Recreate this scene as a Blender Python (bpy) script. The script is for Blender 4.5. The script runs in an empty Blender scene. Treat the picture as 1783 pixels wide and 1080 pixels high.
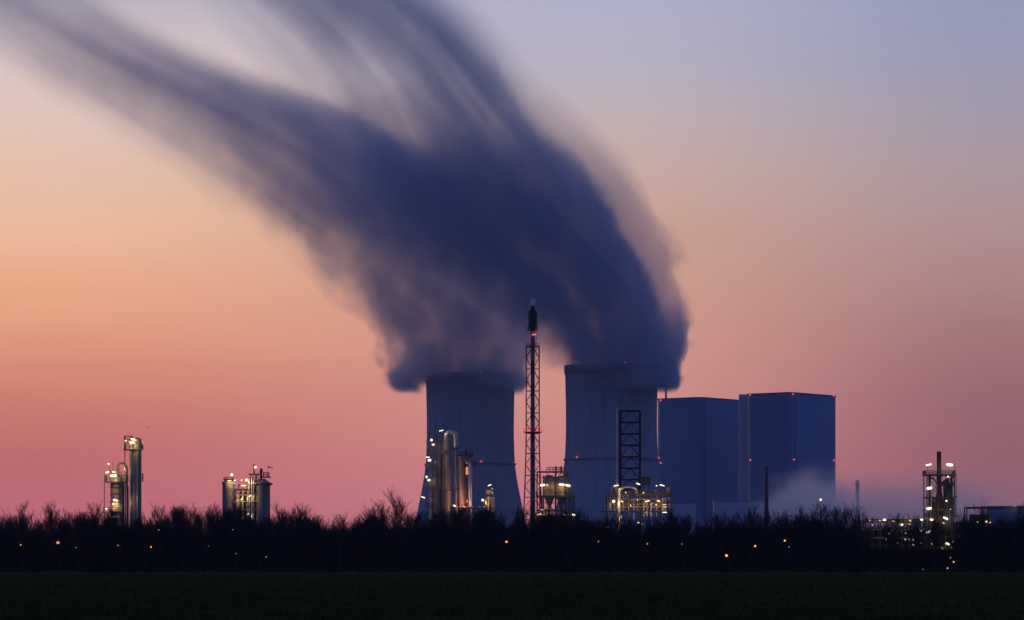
import bpy, math, random
from math import sin, cos, pi, radians, sqrt, atan2, tan
from mathutils import Vector, Matrix

S = bpy.context.scene
C = S.collection
# ------------------------------------------------------------------ camera
F = 5250.0            # focal length in photo pixels (photo 1783 x 1080)
HZ = 983.0            # photo row of the eye-level horizon
CX = 891.5
EYE = 1.7
cam = bpy.data.cameras.new("camera")
cam.sensor_width = 36.0
cam.lens = 36.0 * F / 1783.0
cam.shift_y = (HZ - 540.0) / 1783.0
cam.clip_start = 1.0
cam.clip_end = 60000.0
camo = bpy.data.objects.new("camera", cam)
C.objects.link(camo)
camo.location = (0, 0, EYE)
camo.rotation_euler = (pi / 2, 0, 0)
S.camera = camo


def P(px, py, D):
    return Vector(((px - CX) * D / F, D, EYE + (HZ - py) * D / F))


# ------------------------------------------------------------------ render settings
S.view_settings.view_transform = 'Standard'
S.view_settings.look = 'None'
S.view_settings.exposure = 0.0
S.view_settings.gamma = 1.0
cy = S.cycles
cy.use_denoising = True
cy.use_adaptive_sampling = True
cy.adaptive_threshold = 0.01
cy.max_bounces = 6
cy.diffuse_bounces = 2
cy.glossy_bounces = 2
cy.transmission_bounces = 2
cy.transparent_max_bounces = 8
cy.volume_bounces = 4
cy.volume_step_rate = 0.45
cy.volume_max_steps = 256
cy.sample_clamp_indirect = 4.0
cy.use_light_tree = True


def lin(c):
    r = []
    for v in c:
        v = v / 255.0
        r.append(v / 12.92 if v <= 0.04045 else ((v + 0.055) / 1.055) ** 2.4)
    return (r[0], r[1], r[2], 1.0)


# ------------------------------------------------------------------ node helper
class N:
    def __init__(self, tree):
        self.t = tree

    def new(self, typ, **kw):
        n = self.t.nodes.new(typ)
        for k, v in kw.items():
            setattr(n, k, v)
        return n

    def link(self, a, b):
        self.t.links.new(a, b)

    def put(self, sock, v):
        if v is None:
            return
        if isinstance(v, bpy.types.NodeSocket):
            self.link(v, sock)
        else:
            sock.default_value = v

    def m(self, op, a, b=None, c=None, clamp=False):
        n = self.new('ShaderNodeMath', operation=op)
        n.use_clamp = clamp
        self.put(n.inputs[0], a)
        self.put(n.inputs[1], b)
        self.put(n.inputs[2], c)
        return n.outputs[0]

    def mr(self, v, a, b, c=0.0, d=1.0, smooth=False):
        n = self.new('ShaderNodeMapRange')
        n.interpolation_type = 'SMOOTHSTEP' if smooth else 'LINEAR'
        self.put(n.inputs['Value'], v)
        self.put(n.inputs['From Min'], a)
        self.put(n.inputs['From Max'], b)
        self.put(n.inputs['To Min'], c)
        self.put(n.inputs['To Max'], d)
        return n.outputs[0]

    def ramp(self, fac, stops, interp='LINEAR'):
        n = self.new('ShaderNodeValToRGB')
        r = n.color_ramp
        r.interpolation = interp
        while len(r.elements) < len(stops):
            r.elements.new(0.5)
        for e, (p, c) in zip(r.elements, stops):
            e.position = p
        for e, (p, c) in zip(r.elements, stops):
            e.color = c if len(c) == 4 else (*c, 1)
        self.link(fac, n.inputs[0])
        return n.outputs[0]

    def mix(self, f, a, b, blend='MIX'):
        n = self.new('ShaderNodeMix', data_type='RGBA', blend_type=blend)
        self.put(n.inputs[0], f)
        self.put(n.inputs[6], a)
        self.put(n.inputs[7], b)
        return n.outputs[2]

    def fcurve(self, v, pts):
        n = self.new('ShaderNodeFloatCurve')
        cv = n.mapping.curves[0]
        cv.points[0].location = pts[0]
        cv.points[1].location = pts[-1]
        for p in pts[1:-1]:
            cv.points.new(*p)
        n.mapping.update()
        self.put(n.inputs['Value'], v)
        return n.outputs[0]

    def noise(self, vec, scale, detail=3.0, rough=0.5, dist=0.0):
        n = self.new('ShaderNodeTexNoise')
        if vec is not None:
            self.link(vec, n.inputs['Vector'])
        n.inputs['Scale'].default_value = scale
        n.inputs['Detail'].default_value = detail
        n.inputs['Roughness'].default_value = rough
        n.inputs['Distortion'].default_value = dist
        return n.outputs['Fac']

    def comb(self, x, y, z):
        n = self.new('ShaderNodeCombineXYZ')
        self.put(n.inputs[0], x)
        self.put(n.inputs[1], y)
        self.put(n.inputs[2], z)
        return n.outputs[0]

    def sep(self, v):
        n = self.new('ShaderNodeSeparateXYZ')
        self.link(v, n.inputs[0])
        return n.outputs


# ------------------------------------------------------------------ world: dusk sky, colours by direction only
W = bpy.data.worlds.new("World")
S.world = W
W.use_nodes = True
W.node_tree.nodes.clear()
w = N(W.node_tree)
tc = w.new('ShaderNodeTexCoord')
sx, sy, sz = w.sep(tc.outputs['Generated'])
hor = w.m('SQRT', w.m('ADD', w.m('MULTIPLY', sx, sx), w.m('MULTIPLY', sy, sy)))
te = w.m('DIVIDE', sz, w.m('MAXIMUM', hor, 0.0001))          # tangent of the elevation
v = w.m('MULTIPLY', te, F / HZ)                              # 0 horizon .. 1 about ten degrees up


bn = w.noise(w.comb(w.m('MULTIPLY', w.m('ARCTAN2', sx, sy), 5.0), w.m('MULTIPLY', v, 9.0), 0.0), 1.0, 4.0, 0.6)
v = w.m('ADD', v, w.m('MULTIPLY', w.m('SUBTRACT', bn, 0.5), 0.075))


def rows(lst):
    return [(min(1.0, max(0.0, (HZ - y) / HZ)), lin(c)) for y, c in sorted(lst, key=lambda q: -q[0])]


SKY_L = rows([(0, (190, 182, 196)), (100, (216, 198, 200)), (200, (226, 200, 192)), (300, (231, 193, 174)),
              (400, (237, 188, 157)), (500, (235, 172, 137)), (600, (225, 152, 121)), (700, (206, 124, 110)),
              (800, (191, 107, 110)), (870, (189, 106, 116)), (983, (178, 100, 118))])
SKY_M = rows([(0, (178, 178, 206)), (100, (182, 178, 198)), (200, (194, 176, 182)), (300, (202, 172, 164)),
              (400, (204, 162, 148)), (500, (207, 157, 142)), (600, (211, 151, 140)), (700, (208, 142, 135)),
              (800, (204, 130, 132)), (870, (196, 122, 132)), (983, (176, 110, 128))])
SKY_R = rows([(0, (150, 156, 190)), (100, (154, 156, 184)), (200, (163, 155, 174)), (300, (172, 152, 160)),
              (400, (176, 144, 146)), (500, (172, 132, 132)), (600, (162, 116, 118)), (700, (152, 102, 110)),
              (800, (148, 96, 108)), (870, (144, 95, 114)), (983, (128, 90, 116))])
rl = w.ramp(v, SKY_L)
rm = w.ramp(v, SKY_M)
rr = w.ramp(v, SKY_R)
az = w.m('ARCTAN2', sx, sy)                                   # azimuth from the viewing direction
az = w.m('MULTIPLY', az, 180 / pi)
ffront = w.mix(w.mr(az, -9.0, 1.5, smooth=True), rl, rm)
ffront = w.mix(w.mr(az, 1.5, 9.5, smooth=True), ffront, rr)
# the rest of the dome: dim blue dusk, darker overhead and behind
back = w.ramp(w.m('MULTIPLY', te, 0.5), [(0.0, (0.042, 0.075, 0.25)), (0.12, (0.040, 0.090, 0.36)), (0.5, (0.030, 0.075, 0.31)), (1.0, (0.022, 0.054, 0.22))])
azl = w.mr(w.m('MULTIPLY', az, -1.0), 25.0, 85.0, smooth=True)
azr = w.mr(az, 12.0, 70.0, smooth=True)
elv = w.mr(te, 0.187, 0.8, smooth=True)
fb = w.m('MAXIMUM', w.m('MAXIMUM', azl, azr), elv)
ffront = w.mix(1.0, ffront, (1.14, 1.12, 1.07, 1), 'MULTIPLY')
sky = w.mix(fb, ffront, back)
sky = w.mix(w.mr(te, -0.02, -0.001), (0.012, 0.012, 0.02, 1), sky)
bg = w.new('ShaderNodeBackground')
w.link(sky, bg.inputs['Color'])
bg.inputs['Strength'].default_value = 1.0
wo = w.new('ShaderNodeOutputWorld')
w.link(bg.outputs[0], wo.inputs['Surface'])
W.cycles.sampling_method = 'MANUAL'
W.cycles.sample_map_resolution = 512

# afterglow: the sun is under the horizon to the left, a last faint warm light grazes in
sl = bpy.data.lights.new("sun", 'SUN')
sl.energy = 0.06
sl.angle = radians(12)
sl.color = (1.0, 0.45, 0.38)
so = bpy.data.objects.new("sun", sl)
C.objects.link(so)
saz, sel = radians(-62), radians(4)
sd = Vector((sin(saz) * cos(sel), cos(saz) * cos(sel), sin(sel)))
so.rotation_euler = sd.to_track_quat('Z', 'Y').to_euler()

R = random.Random(7)


# ------------------------------------------------------------------ materials
def mat(name, col, rough=0.7, metal=0.0, noise=0.0, nscale=0.3, streak=None, spec=0.4, bump=0.0, obj_coord=True):
    m = bpy.data.materials.new(name)
    m.use_nodes = True
    n = N(m.node_tree)
    b = m.node_tree.nodes['Principled BSDF']
    b.inputs['Roughness'].default_value = rough
    b.inputs['Metallic'].default_value = metal
    b.inputs['Specular IOR Level'].default_value = spec
    if noise > 0:
        tcn = n.new('ShaderNodeTexCoord')
        vec = tcn.outputs['Object']
        if streak:
            mp = n.new('ShaderNodeMapping')
            mp.inputs['Scale'].default_value = streak
            n.link(vec, mp.inputs['Vector'])
            vec = mp.outputs[0]
        f = n.noise(vec, nscale, 5.0, 0.6)
        lo = tuple(max(0.0, c * (1 - noise)) for c in col)
        hi = tuple(min(1.0, c * (1 + noise)) for c in col)
        cc = n.ramp(f, [(0.25, lo), (0.75, hi)])
        n.link(cc, b.inputs['Base Color'])
        if bump:
            bn = n.new('ShaderNodeBump')
            bn.inputs['Strength'].default_value = bump
            n.link(f, bn.inputs['Height'])
            n.link(bn.outputs[0], b.inputs['Normal'])
    else:
        b.inputs['Base Color'].default_value = (*col, 1)
    return m


def emit(name, col, st):
    m = bpy.data.materials.new(name)
    m.use_nodes = True
    nt = m.node_tree
    nt.nodes.clear()
    e = nt.nodes.new('ShaderNodeEmission')
    e.inputs[0].default_value = (*col, 1)
    e.inputs[1].default_value = st
    o = nt.nodes.new('ShaderNodeOutputMaterial')
    nt.links.new(e.outputs[0], o.inputs[0])
    m.cycles.emission_sampling = 'NONE'
    return m


M = {}
M['concrete'] = mat('tower_concrete', (0.48, 0.45, 0.43), 0.85, 0, 0.18, 1.0, (0.25, 0.25, 0.012), 0.25)
M['rim'] = mat('tower_rim_concrete', (0.26, 0.25, 0.25), 0.85, 0, 0.15, 0.2)
M['clad'] = mat('boiler_cladding', (0.14, 0.27, 0.42), 0.42, 0.35, 0.06, 1.0, (0.3, 0.3, 0.02), 0.5)
M['clad_pale'] = mat('pale_cladding', (0.70, 0.62, 0.62), 0.6, 0.0, 0.06, 0.2)
M['steel'] = mat('dark_steel', (0.05, 0.045, 0.045), 0.6, 0.3, 0.3, 1.5)
M['redsteel'] = mat('red_oxide_steel', (0.16, 0.045, 0.04), 0.6, 0.1, 0.3, 1.0)
M['silver'] = mat('aluminium_jacket', (0.60, 0.50, 0.42), 0.36, 0.5, 0.12, 0.8, (1, 1, 0.15))
M['vessel'] = mat('insulated_vessel', (0.30, 0.215, 0.175), 0.5, 0.15, 0.22, 0.9, (1, 1, 0.12))
M['tank'] = mat('painted_tank', (0.25, 0.185, 0.165), 0.55, 0.05, 0.16, 0.8, (1, 1, 0.1))
M['black'] = mat('sooty_steel', (0.018, 0.016, 0.017), 0.7, 0.2, 0.3, 2.0)
M['blue'] = mat('blue_sheet', (0.26, 0.24, 0.27), 0.55, 0.1, 0.1, 0.3)
M['bark'] = mat('winter_bark', (0.026, 0.021, 0.020), 0.95, 0, 0.35, 3.0, None, 0.1)
M['brush'] = mat('thicket_twigs', (0.010, 0.009, 0.007), 0.95, 0, 0.3, 0.6, None, 0.0)
M['flag'] = mat('flag_cloth', (0.10, 0.03, 0.04), 0.9, 0, 0.2, 4.0)
M['rust'] = mat('rusty_stack', (0.13, 0.06, 0.035), 0.75, 0.1, 0.3, 0.7, (1, 1, 0.3))
M['white'] = emit('lamp_white', (1.0, 0.86, 0.52), 1.9)
M['warm'] = emit('lamp_warm', (1.0, 0.70, 0.26), 1.3)
M['dim'] = emit('lamp_dim', (1.0, 0.82, 0.50), 0.6)
M['cool'] = emit('lamp_cool', (0.80, 0.92, 1.0), 0.6)
M['orange'] = emit('lamp_orange', (1.0, 0.32, 0.08), 2.0)
M['orange_dim'] = emit('lamp_orange_dim', (1.0, 0.38, 0.12), 0.9)
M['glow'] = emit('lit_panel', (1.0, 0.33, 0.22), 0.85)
M['red'] = emit('lamp_red', (1.0, 0.03, 0.07), 0.8)
M['redcore'] = emit('lamp_red_core', (1.0, 0.22, 0.24), 1.3)


def striped(name, a, b, h, off):
    m = bpy.data.materials.new(name)
    m.use_nodes = True
    n = N(m.node_tree)
    g = n.new('ShaderNodeNewGeometry')
    z = n.sep(g.outputs['Position'])[2]
    f = n.m('FRACT', n.m('DIVIDE', n.m('SUBTRACT', z, off), 2 * h))
    f = n.m('GREATER_THAN', f, 0.5)
    ns = n.noise(None, 1.2, 4)
    bs = m.node_tree.nodes['Principled BSDF']
    cc = n.mix(f, (*a, 1), (*b, 1))
    cc = n.mix(n.mr(ns, 0.3, 0.7, 0.0, 0.35), cc, (0.05, 0.05, 0.05, 1))
    n.link(cc, bs.inputs['Base Color'])
    bs.inputs['Roughness'].default_value = 0.5
    return m


# ------------------------------------------------------------------ mesh builder (world coordinates)
class MB:
    def __init__(self):
        self.v = []
        self.f = []

    def add(self, vs, fs):
        o = len(self.v)
        self.v.extend(vs)
        self.f.extend([tuple(i + o for i in f) for f in fs])
        return self

    def box(self, c, s, rz=0.0):
        c = Vector(c)
        hx, hy, hz = s[0] / 2, s[1] / 2, s[2] / 2
        cr, sr = cos(rz), sin(rz)
        vs = []
        for dx, dy, dz in ((-1, -1, -1), (1, -1, -1), (1, 1, -1), (-1, 1, -1), (-1, -1, 1), (1, -1, 1), (1, 1, 1), (-1, 1, 1)):
            x, y = dx * hx, dy * hy
            vs.append((c.x + x * cr - y * sr, c.y + x * sr + y * cr, c.z + dz * hz))
        return self.add(vs, [(0, 3, 2, 1), (4, 5, 6, 7), (0, 1, 5, 4), (1, 2, 6, 5), (2, 3, 7, 6), (3, 0, 4, 7)])

    def tube(self, pts, rad, n=8, caps=True):
        pts = [Vector(p) for p in pts]
        if not isinstance(rad, (list, tuple)):
            rad = [rad] * len(pts)
        vs, fs = [], []
        prev = None
        for i, p in enumerate(pts):
            if i == 0:
                d = pts[1] - pts[0]
            elif i == len(pts) - 1:
                d = pts[-1] - pts[-2]
            else:
                d = (pts[i + 1] - p).normalized() + (p - pts[i - 1]).normalized()
            d.normalize()
            if prev is None:
                ref = Vector((0, 1, 0)) if abs(d.y) < 0.9 else Vector((1, 0, 0))
                a = d.cross(ref).normalized()
            else:
                a = (prev - d * prev.dot(d)).normalized()
            prev = a
            b = d.cross(a)
            for k in range(n):
                t = 2 * pi * k / n
                vs.append(tuple(p + (a * cos(t) + b * sin(t)) * rad[i]))
        for i in range(len(pts) - 1):
            for k in range(n):
                k2 = (k + 1) % n
                fs.append((i * n + k, i * n + k2, (i + 1) * n + k2, (i + 1) * n + k))
        if caps:
            fs.append(tuple(range(n - 1, -1, -1)))
            fs.append(tuple((len(pts) - 1) * n + k for k in range(n)))
        return self.add(vs, fs)

    def bar(self, a, b, r):
        return self.tube([a, b], r, 4)

    def lathe(self, cx, cyy, prof, n=32, caps=True, mod=None):
        vs, fs = [], []
        for (r, z) in prof:
            for k in range(n):
                t = 2 * pi * k / n
                rr_ = r + (mod(k) if mod else 0.0)
                vs.append((cx + rr_ * cos(t), cyy + rr_ * sin(t), z))
        L = len(prof)
        for i in range(L - 1):
            for k in range(n):
                k2 = (k + 1) % n
                fs.append((i * n + k, i * n + k2, (i + 1) * n + k2, (i + 1) * n + k))
        if caps:
            fs.append(tuple(range(n - 1, -1, -1)))
            fs.append(tuple((L - 1) * n + k for k in range(n)))
        return self.add(vs, fs)

    def sphere(self, c, r, n=10, sc=(1, 1, 1)):
        prof = []
        vs, fs = [], []
        h = n // 2 + 1
        for i in range(1, h):
            a = -pi / 2 + pi * i / h
            for k in range(n):
                t = 2 * pi * k / n
                vs.append((c[0] + r * sc[0] * cos(a) * cos(t), c[1] + r * sc[1] * cos(a) * sin(t), c[2] + r * sc[2] * sin(a)))
        L = h - 1
        for i in range(L - 1):
            for k in range(n):
                k2 = (k + 1) % n
                fs.append((i * n + k, i * n + k2, (i + 1) * n + k2, (i + 1) * n + k))
        b = len(vs)
        vs += [(c[0], c[1], c[2] - r * sc[2]), (c[0], c[1], c[2] + r * sc[2])]
        for k in range(n):
            k2 = (k + 1) % n
            fs.append((b, k2, k))
            fs.append((b + 1, (L - 1) * n + k, (L - 1) * n + k2))
        return self.add(vs, fs)

    def prism(self, poly, z0, z1):
        n = len(poly)
        vs = [(x, y, z0) for x, y in poly] + [(x, y, z1) for x, y in poly]
        fs = [(i, (i + 1) % n, n + (i + 1) % n, n + i) for i in range(n)]
        fs += [tuple(range(n - 1, -1, -1)), tuple(range(n, 2 * n))]
        return self.add(vs, fs)

    def ring_rail(self, c, r, h, nposts=10, t=0.05, a0=0.0, a1=2 * pi):
        k = max(12, nposts * 2)
        for zz in (h * 0.5, h):
            pts = [(c[0] + r * cos(a0 + (a1 - a0) * i / k), c[1] + r * sin(a0 + (a1 - a0) * i / k), c[2] + zz) for i in range(k + 1)]
            self.tube(pts, t, 4)
        for i in range(nposts):
            a = a0 + (a1 - a0) * i / nposts
            q = (c[0] + r * cos(a), c[1] + r * sin(a), c[2])
            self.bar(q, (q[0], q[1], q[2] + h), t)
        return self

    def rect_rail(self, x0, x1, y0, y1, z, h, t=0.05, step=1.5):
        cs = [(x0, y0), (x1, y0), (x1, y1), (x0, y1)]
        for i in range(4):
            a, b = cs[i], cs[(i + 1) % 4]
            for zz in (h * 0.5, h):
                self.bar((a[0], a[1], z + zz), (b[0], b[1], z + zz), t)
            L = sqrt((a[0] - b[0]) ** 2 + (a[1] - b[1]) ** 2)
            k = max(1, int(L / step))
            for j in range(k):
                q = (a[0] + (b[0] - a[0]) * j / k, a[1] + (b[1] - a[1]) * j / k)
                self.bar((q[0], q[1], z), (q[0], q[1], z + h), t)
        return self

    def build(self, name, material, parent=None, smooth=False):
        me = bpy.data.meshes.new(name)
        base = parent_loc(parent)
        me.from_pydata([(x - base.x, y - base.y, z - base.z) for x, y, z in self.v], [], self.f)
        if material:
            me.materials.append(material)
        if smooth:
            me.polygons.foreach_set('use_smooth', [True] * len(me.polygons))
            try:
                me.set_sharp_from_angle(angle=radians(40))
            except Exception:
                pass
        me.update()
        o = bpy.data.objects.new(name, me)
        C.objects.link(o)
        if parent:
            o.parent = parent
        return o


def parent_loc(p):
    l = Vector((0, 0, 0))
    while p is not None:
        l += p.location
        p = p.parent
    return l


def tag(o, label=None, cat=None, group=None, kind=None):
    if label:
        o['label'] = label
    if cat:
        o['category'] = cat
    if group:
        o['group'] = group
    if kind:
        o['kind'] = kind
    return o


def thing(name, label, cat, loc, group=None):
    o = bpy.data.objects.new(name, None)
    C.objects.link(o)
    o.location = loc
    o.empty_display_size = 1
    return tag(o, label, cat, group)


def glow(parent, p, power, col=(1.0, 0.78, 0.42), r=0.35):
    l = bpy.data.lights.new('lamp_light', 'POINT')
    l.energy = power * 2.0
    l.color = col
    l.shadow_soft_size = r
    o = bpy.data.objects.new('lamp_light', l)
    C.objects.link(o)
    o.parent = parent
    o.location = Vector(p) - parent_loc(parent)
    return o


def lamp(parent, px, py, D, wpx=6, hpx=2.5, m='white', power=0, tilt=0.0, dy=0.0, name='floodlight', col=(1.0, 0.74, 0.30)):
    """a lamp: long luminous tube or round globe, and its light"""
    c = P(px, py, D) + Vector((0, dy, 0))
    k = D / F
    mb = MB()
    wl, hl = wpx * k, hpx * k
    if wpx <= hpx * 1.5:
        mb.sphere(c, hl / 2, 10, (wl / hl, 1, 1))
    else:
        d = Vector((cos(tilt), 0, sin(tilt))) * (wl / 2 - hl / 2)
        e = d.normalized() * (hl * 0.35)
        mb.tube([c - d - e, c - d, c + d, c + d + e], [hl * 0.25, hl / 2, hl / 2, hl * 0.25], 8)
    o = mb.build(name, M[m], parent, True)
    if power:
        glow(parent, c + Vector((0, -1.0, -0.6)), power, col)
    return o


# ------------------------------------------------------------------ ground and field
def ground():
    mb = MB()
    mb.add([(-30000, -3000, 0), (30000, -3000, 0), (30000, 40000, 0), (-30000, 40000, 0)], [(0, 1, 2, 3)])
    g = mb.build('ground', mat('bare_ground', (0.03, 0.028, 0.022), 0.95, 0, 0.3, 0.02))
    tag(g, kind='structure')
    # the crop field: a gently uneven sheet
    ys = [12 + (604 - 12) * ((i / 190) ** 1.6) for i in range(191)]
    nx = 60
    vs, fs = [], []
    for y in ys:
        for i in range(nx + 1):
            x = (i / nx - 0.5) * 420
            z = 0.03 + 0.02 * sin(x * 0.9 + y * 0.13) * sin(y * 0.21 + x * 0.05) + 0.015 * sin(y * 0.61 + x * 0.37)
            vs.append((x, y, z))
    for j in range(len(ys) - 1):
        for i in range(nx):
            a = j * (nx + 1) + i
            fs.append((a, a + 1, a + nx + 2, a + nx + 1))
    m = bpy.data.materials.new('winter_crop_soil')
    m.use_nodes = True
    n = N(m.node_tree)
    b = m.node_tree.nodes['Principled BSDF']
    g2 = n.new('ShaderNodeNewGeometry')
    f1 = n.noise(g2.outputs['Position'], 0.35, 5, 0.65)
    f2 = n.noise(g2.outputs['Position'], 0.02, 3, 0.5)
    f = n.m('ADD', n.m('MULTIPLY', f1, 0.7), n.m('MULTIPLY', f2, 0.4))
    cc = n.ramp(f, [(0.40, (0.016, 0.013, 0.005)), (0.55, (0.08, 0.065, 0.018)), (0.70, (0.14, 0.12, 0.03))])
    n.link(cc, b.inputs['Base Color'])
    b.inputs['Roughness'].default_value = 1.0
    b.inputs['Specular IOR Level'].default_value = 0.0
    MBf = MB()
    MBf.v, MBf.f = vs, fs
    tag(MBf.build('field', m), kind='structure')
    # leafy crop in tufts over the near field
    r = random.Random(3)
    vs, fs = [], []
    for t in range(42000):
        y = 84 * (600 / 84) ** (r.random() ** 1.15)
        x = r.uniform(-1, 1) * (y * 0.176 + 3)
        s = (0.5 + r.random()) * (1 + y / 500)
        if sin(x * 0.21 + 2 * sin(y * 0.05)) * sin(y * 0.17 + sin(x * 0.3)) < r.uniform(-1.1, 0.6):
            s *= 0.55
        for k in range(4):
            a = r.uniform(0, 2 * pi)
            bx, by = x + r.uniform(-0.2, 0.2), y + r.uniform(-0.3, 0.3)
            L = 0.13 * s * r.uniform(0.7, 1.3)
            wd = 0.035 * s
            dx, dy = cos(a) * wd, sin(a) * wd
            tx, ty = r.uniform(-0.6, 0.6) * L, r.uniform(-0.6, 0.6) * L
            i = len(vs)
            vs += [(bx - dx, by - dy, 0.0), (bx + dx, by + dy, 0.0), (bx + dx * 0.8 + tx * 0.5, by + dy * 0.8 + ty * 0.5, L * 0.7 + 0.03), (bx + tx, by + ty, L + 0.03), (bx - dx * 0.8 + tx * 0.5, by - dy * 0.8 + ty * 0.5, L * 0.7 + 0.03)]
            fs.append((i, i + 1, i + 2, i + 3, i + 4))
    mg = mat('crop_leaf', (0.12, 0.095, 0.018), 1.0, 0, 0.5, 0.25, None, 0.0)
    q = MB()
    q.v, q.f = vs, fs
    tag(q.build('grass', mg), 'low dark green crop leaves covering the field in front of the trees', 'grass', kind='stuff')


ground()


# ------------------------------------------------------------------ cooling towers
def cooling_tower(cx_px, D, label):
    k = D / F * 1.0
    base = Vector(((cx_px - CX) * k, D, 0))
    t = thing('cooling_tower', label, 'cooling tower', base, 'concrete cooling towers')
    sc = 2670 / F
    raw = [(345, 80.6), (343, 80.3), (323, 79.8), (300, 79.2), (283, 78.8), (265, 78.5), (248, 78.4), (234, 78.5), (220, 78.8), (200, 79.5), (182, 80.5), (160, 83.2),
           (141, 86.6), (120, 90.7), (98, 95.2), (75, 100), (50, 106), (25, 113), (0, 119.5)]
    prof = [(r * sc, EYE + z * sc) for z, r in raw][::-1]
    prof[0] = (prof[0][0] + 0.6, 0.0)
    nr = 104
    sub = 6
    mod = lambda q: 0.42 if q % sub == 0 else 0.0
    MB().lathe(base.x, base.y, prof, nr * sub, False, mod).build('shell', M['concrete'], t, False)
    rp = prof[-1][0]
    zt = prof[-1][1]
    MB().lathe(base.x, base.y, [(rp + 0.02 - 1, zt - 7.0), (rp + 0.75, zt - 7.0), (rp + 0.95, zt - 0.2), (rp + 0.95, zt + 0.4), (rp - 2.2, zt + 0.4), (rp - 2.2, zt - 7)], 180, False).build('rim', M['rim'], t)
    zg = EYE + 182 * sc
    rg = 80.6 * sc
    gal = MB().lathe(base.x, base.y, [(rg - 0.3, zg - 0.5), (rg + 1.5, zg - 0.5), (rg + 1.5, zg + 0.9), (rg - 0.3, zg + 0.9)], 160, False).build('gallery', M['rim'], t)
    for zz, rr_, a0 in ((zt + 1.0, rp + 0.4, -47), (zg + 1.6, rg + 1.9, -47)):
        for j in range(6):
            a = radians(a0 + 61.0 * j)
            p = (base.x + rr_ * sin(a), base.y - rr_ * cos(a), zz)
            o = MB().sphere(p, 0.5, 10).build('warning_light', M['redcore'], t, True)
            o2 = MB().lathe(p[0], p[1], [(0.8, zz - 1.0), (1.0, zz - 0.9), (1.0, zz - 0.4), (0.8, zz - 0.3)], 10).build('lamp_lens', M['red'], o)
    return t


tR = cooling_tower(1064.7, 2670, 'nearer concrete cooling tower standing just left of the two blue boiler houses')
tL = cooling_tower(819.0, 2793, 'farther concrete cooling tower behind the group of tall columns with the hooped pipe')


# ------------------------------------------------------------------ boiler houses
def round_poly(N0, d1, L1, d2, L2, rad, seg=7):
    """rectangle with the near corner N0, along d1*L1 and d2*L2, corners rounded"""
    N0, d1, d2 = Vector(N0), Vector(d1), Vector(d2)
    cs = [N0, N0 + d2 * L2, N0 + d2 * L2 + d1 * L1, N0 + d1 * L1]
    out = []
    for i in range(4):
        p, a, b = cs[i], cs[i - 1], cs[(i + 1) % 4]
        u, v_ = (a - p).normalized(), (b - p).normalized()
        c = p + u * rad + v_ * rad
        for s in range(seg + 1):
            t = (pi / 2) * s / seg
            q = c - v_ * rad * cos(t) - u * rad * sin(t)
            out.append((q.x, q.y))
    return out


def boiler_house(near_px, ytop, D, ang, L1, L2, label, lights):
    k = D / F
    n0 = Vector(((near_px - CX) * k, D))
    d1 = Vector((-cos(ang), sin(ang)))
    d2 = Vector((sin(ang), cos(ang)))
    zt = EYE + (HZ - ytop) * k
    cen = n0 + d1 * L1 / 2 + d2 * L2 / 2
    t = thing('boiler_house', label, 'boiler house', (cen.x, cen.y, 0), 'blue boiler houses')
    MB().prism(round_poly(n0, d1, L1, d2, L2, 7.0, 12), 0, zt - 0.9).build('wall', M['clad'], t, True)
    q = n0 - (d1 + d2) * 0.5
    MB().prism(round_poly(q, d1, L1 + 1.0, d2, L2 + 1.0, 7.4, 12), zt - 0.9, zt).build('parapet', M['black'], t)
    for j, (s1, s2) in enumerate(((L1 * 0.3, L2 * 0.6), (L1 * 0.7, L2 * 0.35))):
        c = n0 + d1 * s1 + d2 * s2
        MB().box((c.x, c.y, zt + 0.45), (9, 7, 0.9), ang).build('roof_vent', M['black'], t)
    # slim trim added beside the rounded corner to shape a sharp light-to-dark step
    c = n0 + d2 * 8.2 - d1 * 0.45
    MB().box((c.x, c.y, (zt - 2) / 2), (0.9, 0.9, zt - 2.5), -ang).build('added_corner_trim', M['clad'], t)
    for px, py in lights:
        p = P(px, py, D)
        # lamp on the facade: walk along the two faces
        best = None
        for s in range(0, 201):
            for face, L in ((d1, L1), (d2, L2)):
                c = n0 + face * (L * s / 200)
                e = abs((c.x / c.y) * F + CX - px)
                if best is None or e < best[0]:
                    best = (e, c)
        c = best[1]
        out = -(d1 + d2).normalized() * 0.6
        zz = EYE + (HZ - py) * c.y / F
        o = MB().sphere((c.x + out.x, c.y + out.y, zz), 0.55, 10).build('warning_light', M['redcore'], t, True)
        MB().lathe(c.x + out.x, c.y + out.y, [(0.8, zz - 1.1), (1.05, zz - 1.0), (1.05, zz - 0.5), (0.8, zz - 0.4)], 10).build('lamp_lens', M['red'], o)
    return t, n0, d1, d2, zt


bl, n0, d1, d2, zt = boiler_house(1220, 691.2, 2905, radians(38), 54, 72, 'lower blue boiler house with a thin roof stack, beside the cooling tower',
                                  [(1150, 697), (1150.5, 806)])
kk = 2940 / F
MB().tube([((1159.5 - CX) * kk, 2940, zt - 2), ((1159.5 - CX) * kk, 2940, EYE + (HZ - 671) * kk)], 0.95, 10).build('roof_stack', M['steel'], bl)
br, n0, d1, d2, zt = boiler_house(1377, 682.6, 2830, radians(38), 52, 84, 'taller blue boiler house at the right, six red lamps on its corners',
                                  [(1306, 687.5), (1381, 686), (1451, 689), (1306.5, 801), (1382.5, 800), (1452, 801.5)])
# stair tower between the two blocks, joined to the taller one
sc_ = 2872 / F
MB().box(((1296 - CX) * sc_, 2880, (EYE + (HZ - 686.5) * sc_) / 2), (8.0 * 2.0 * sc_ / 0.547 * 0.55, 9, EYE + (HZ - 686.5) * sc_)).build('stair_tower', M['clad_pale'], br)


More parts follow.
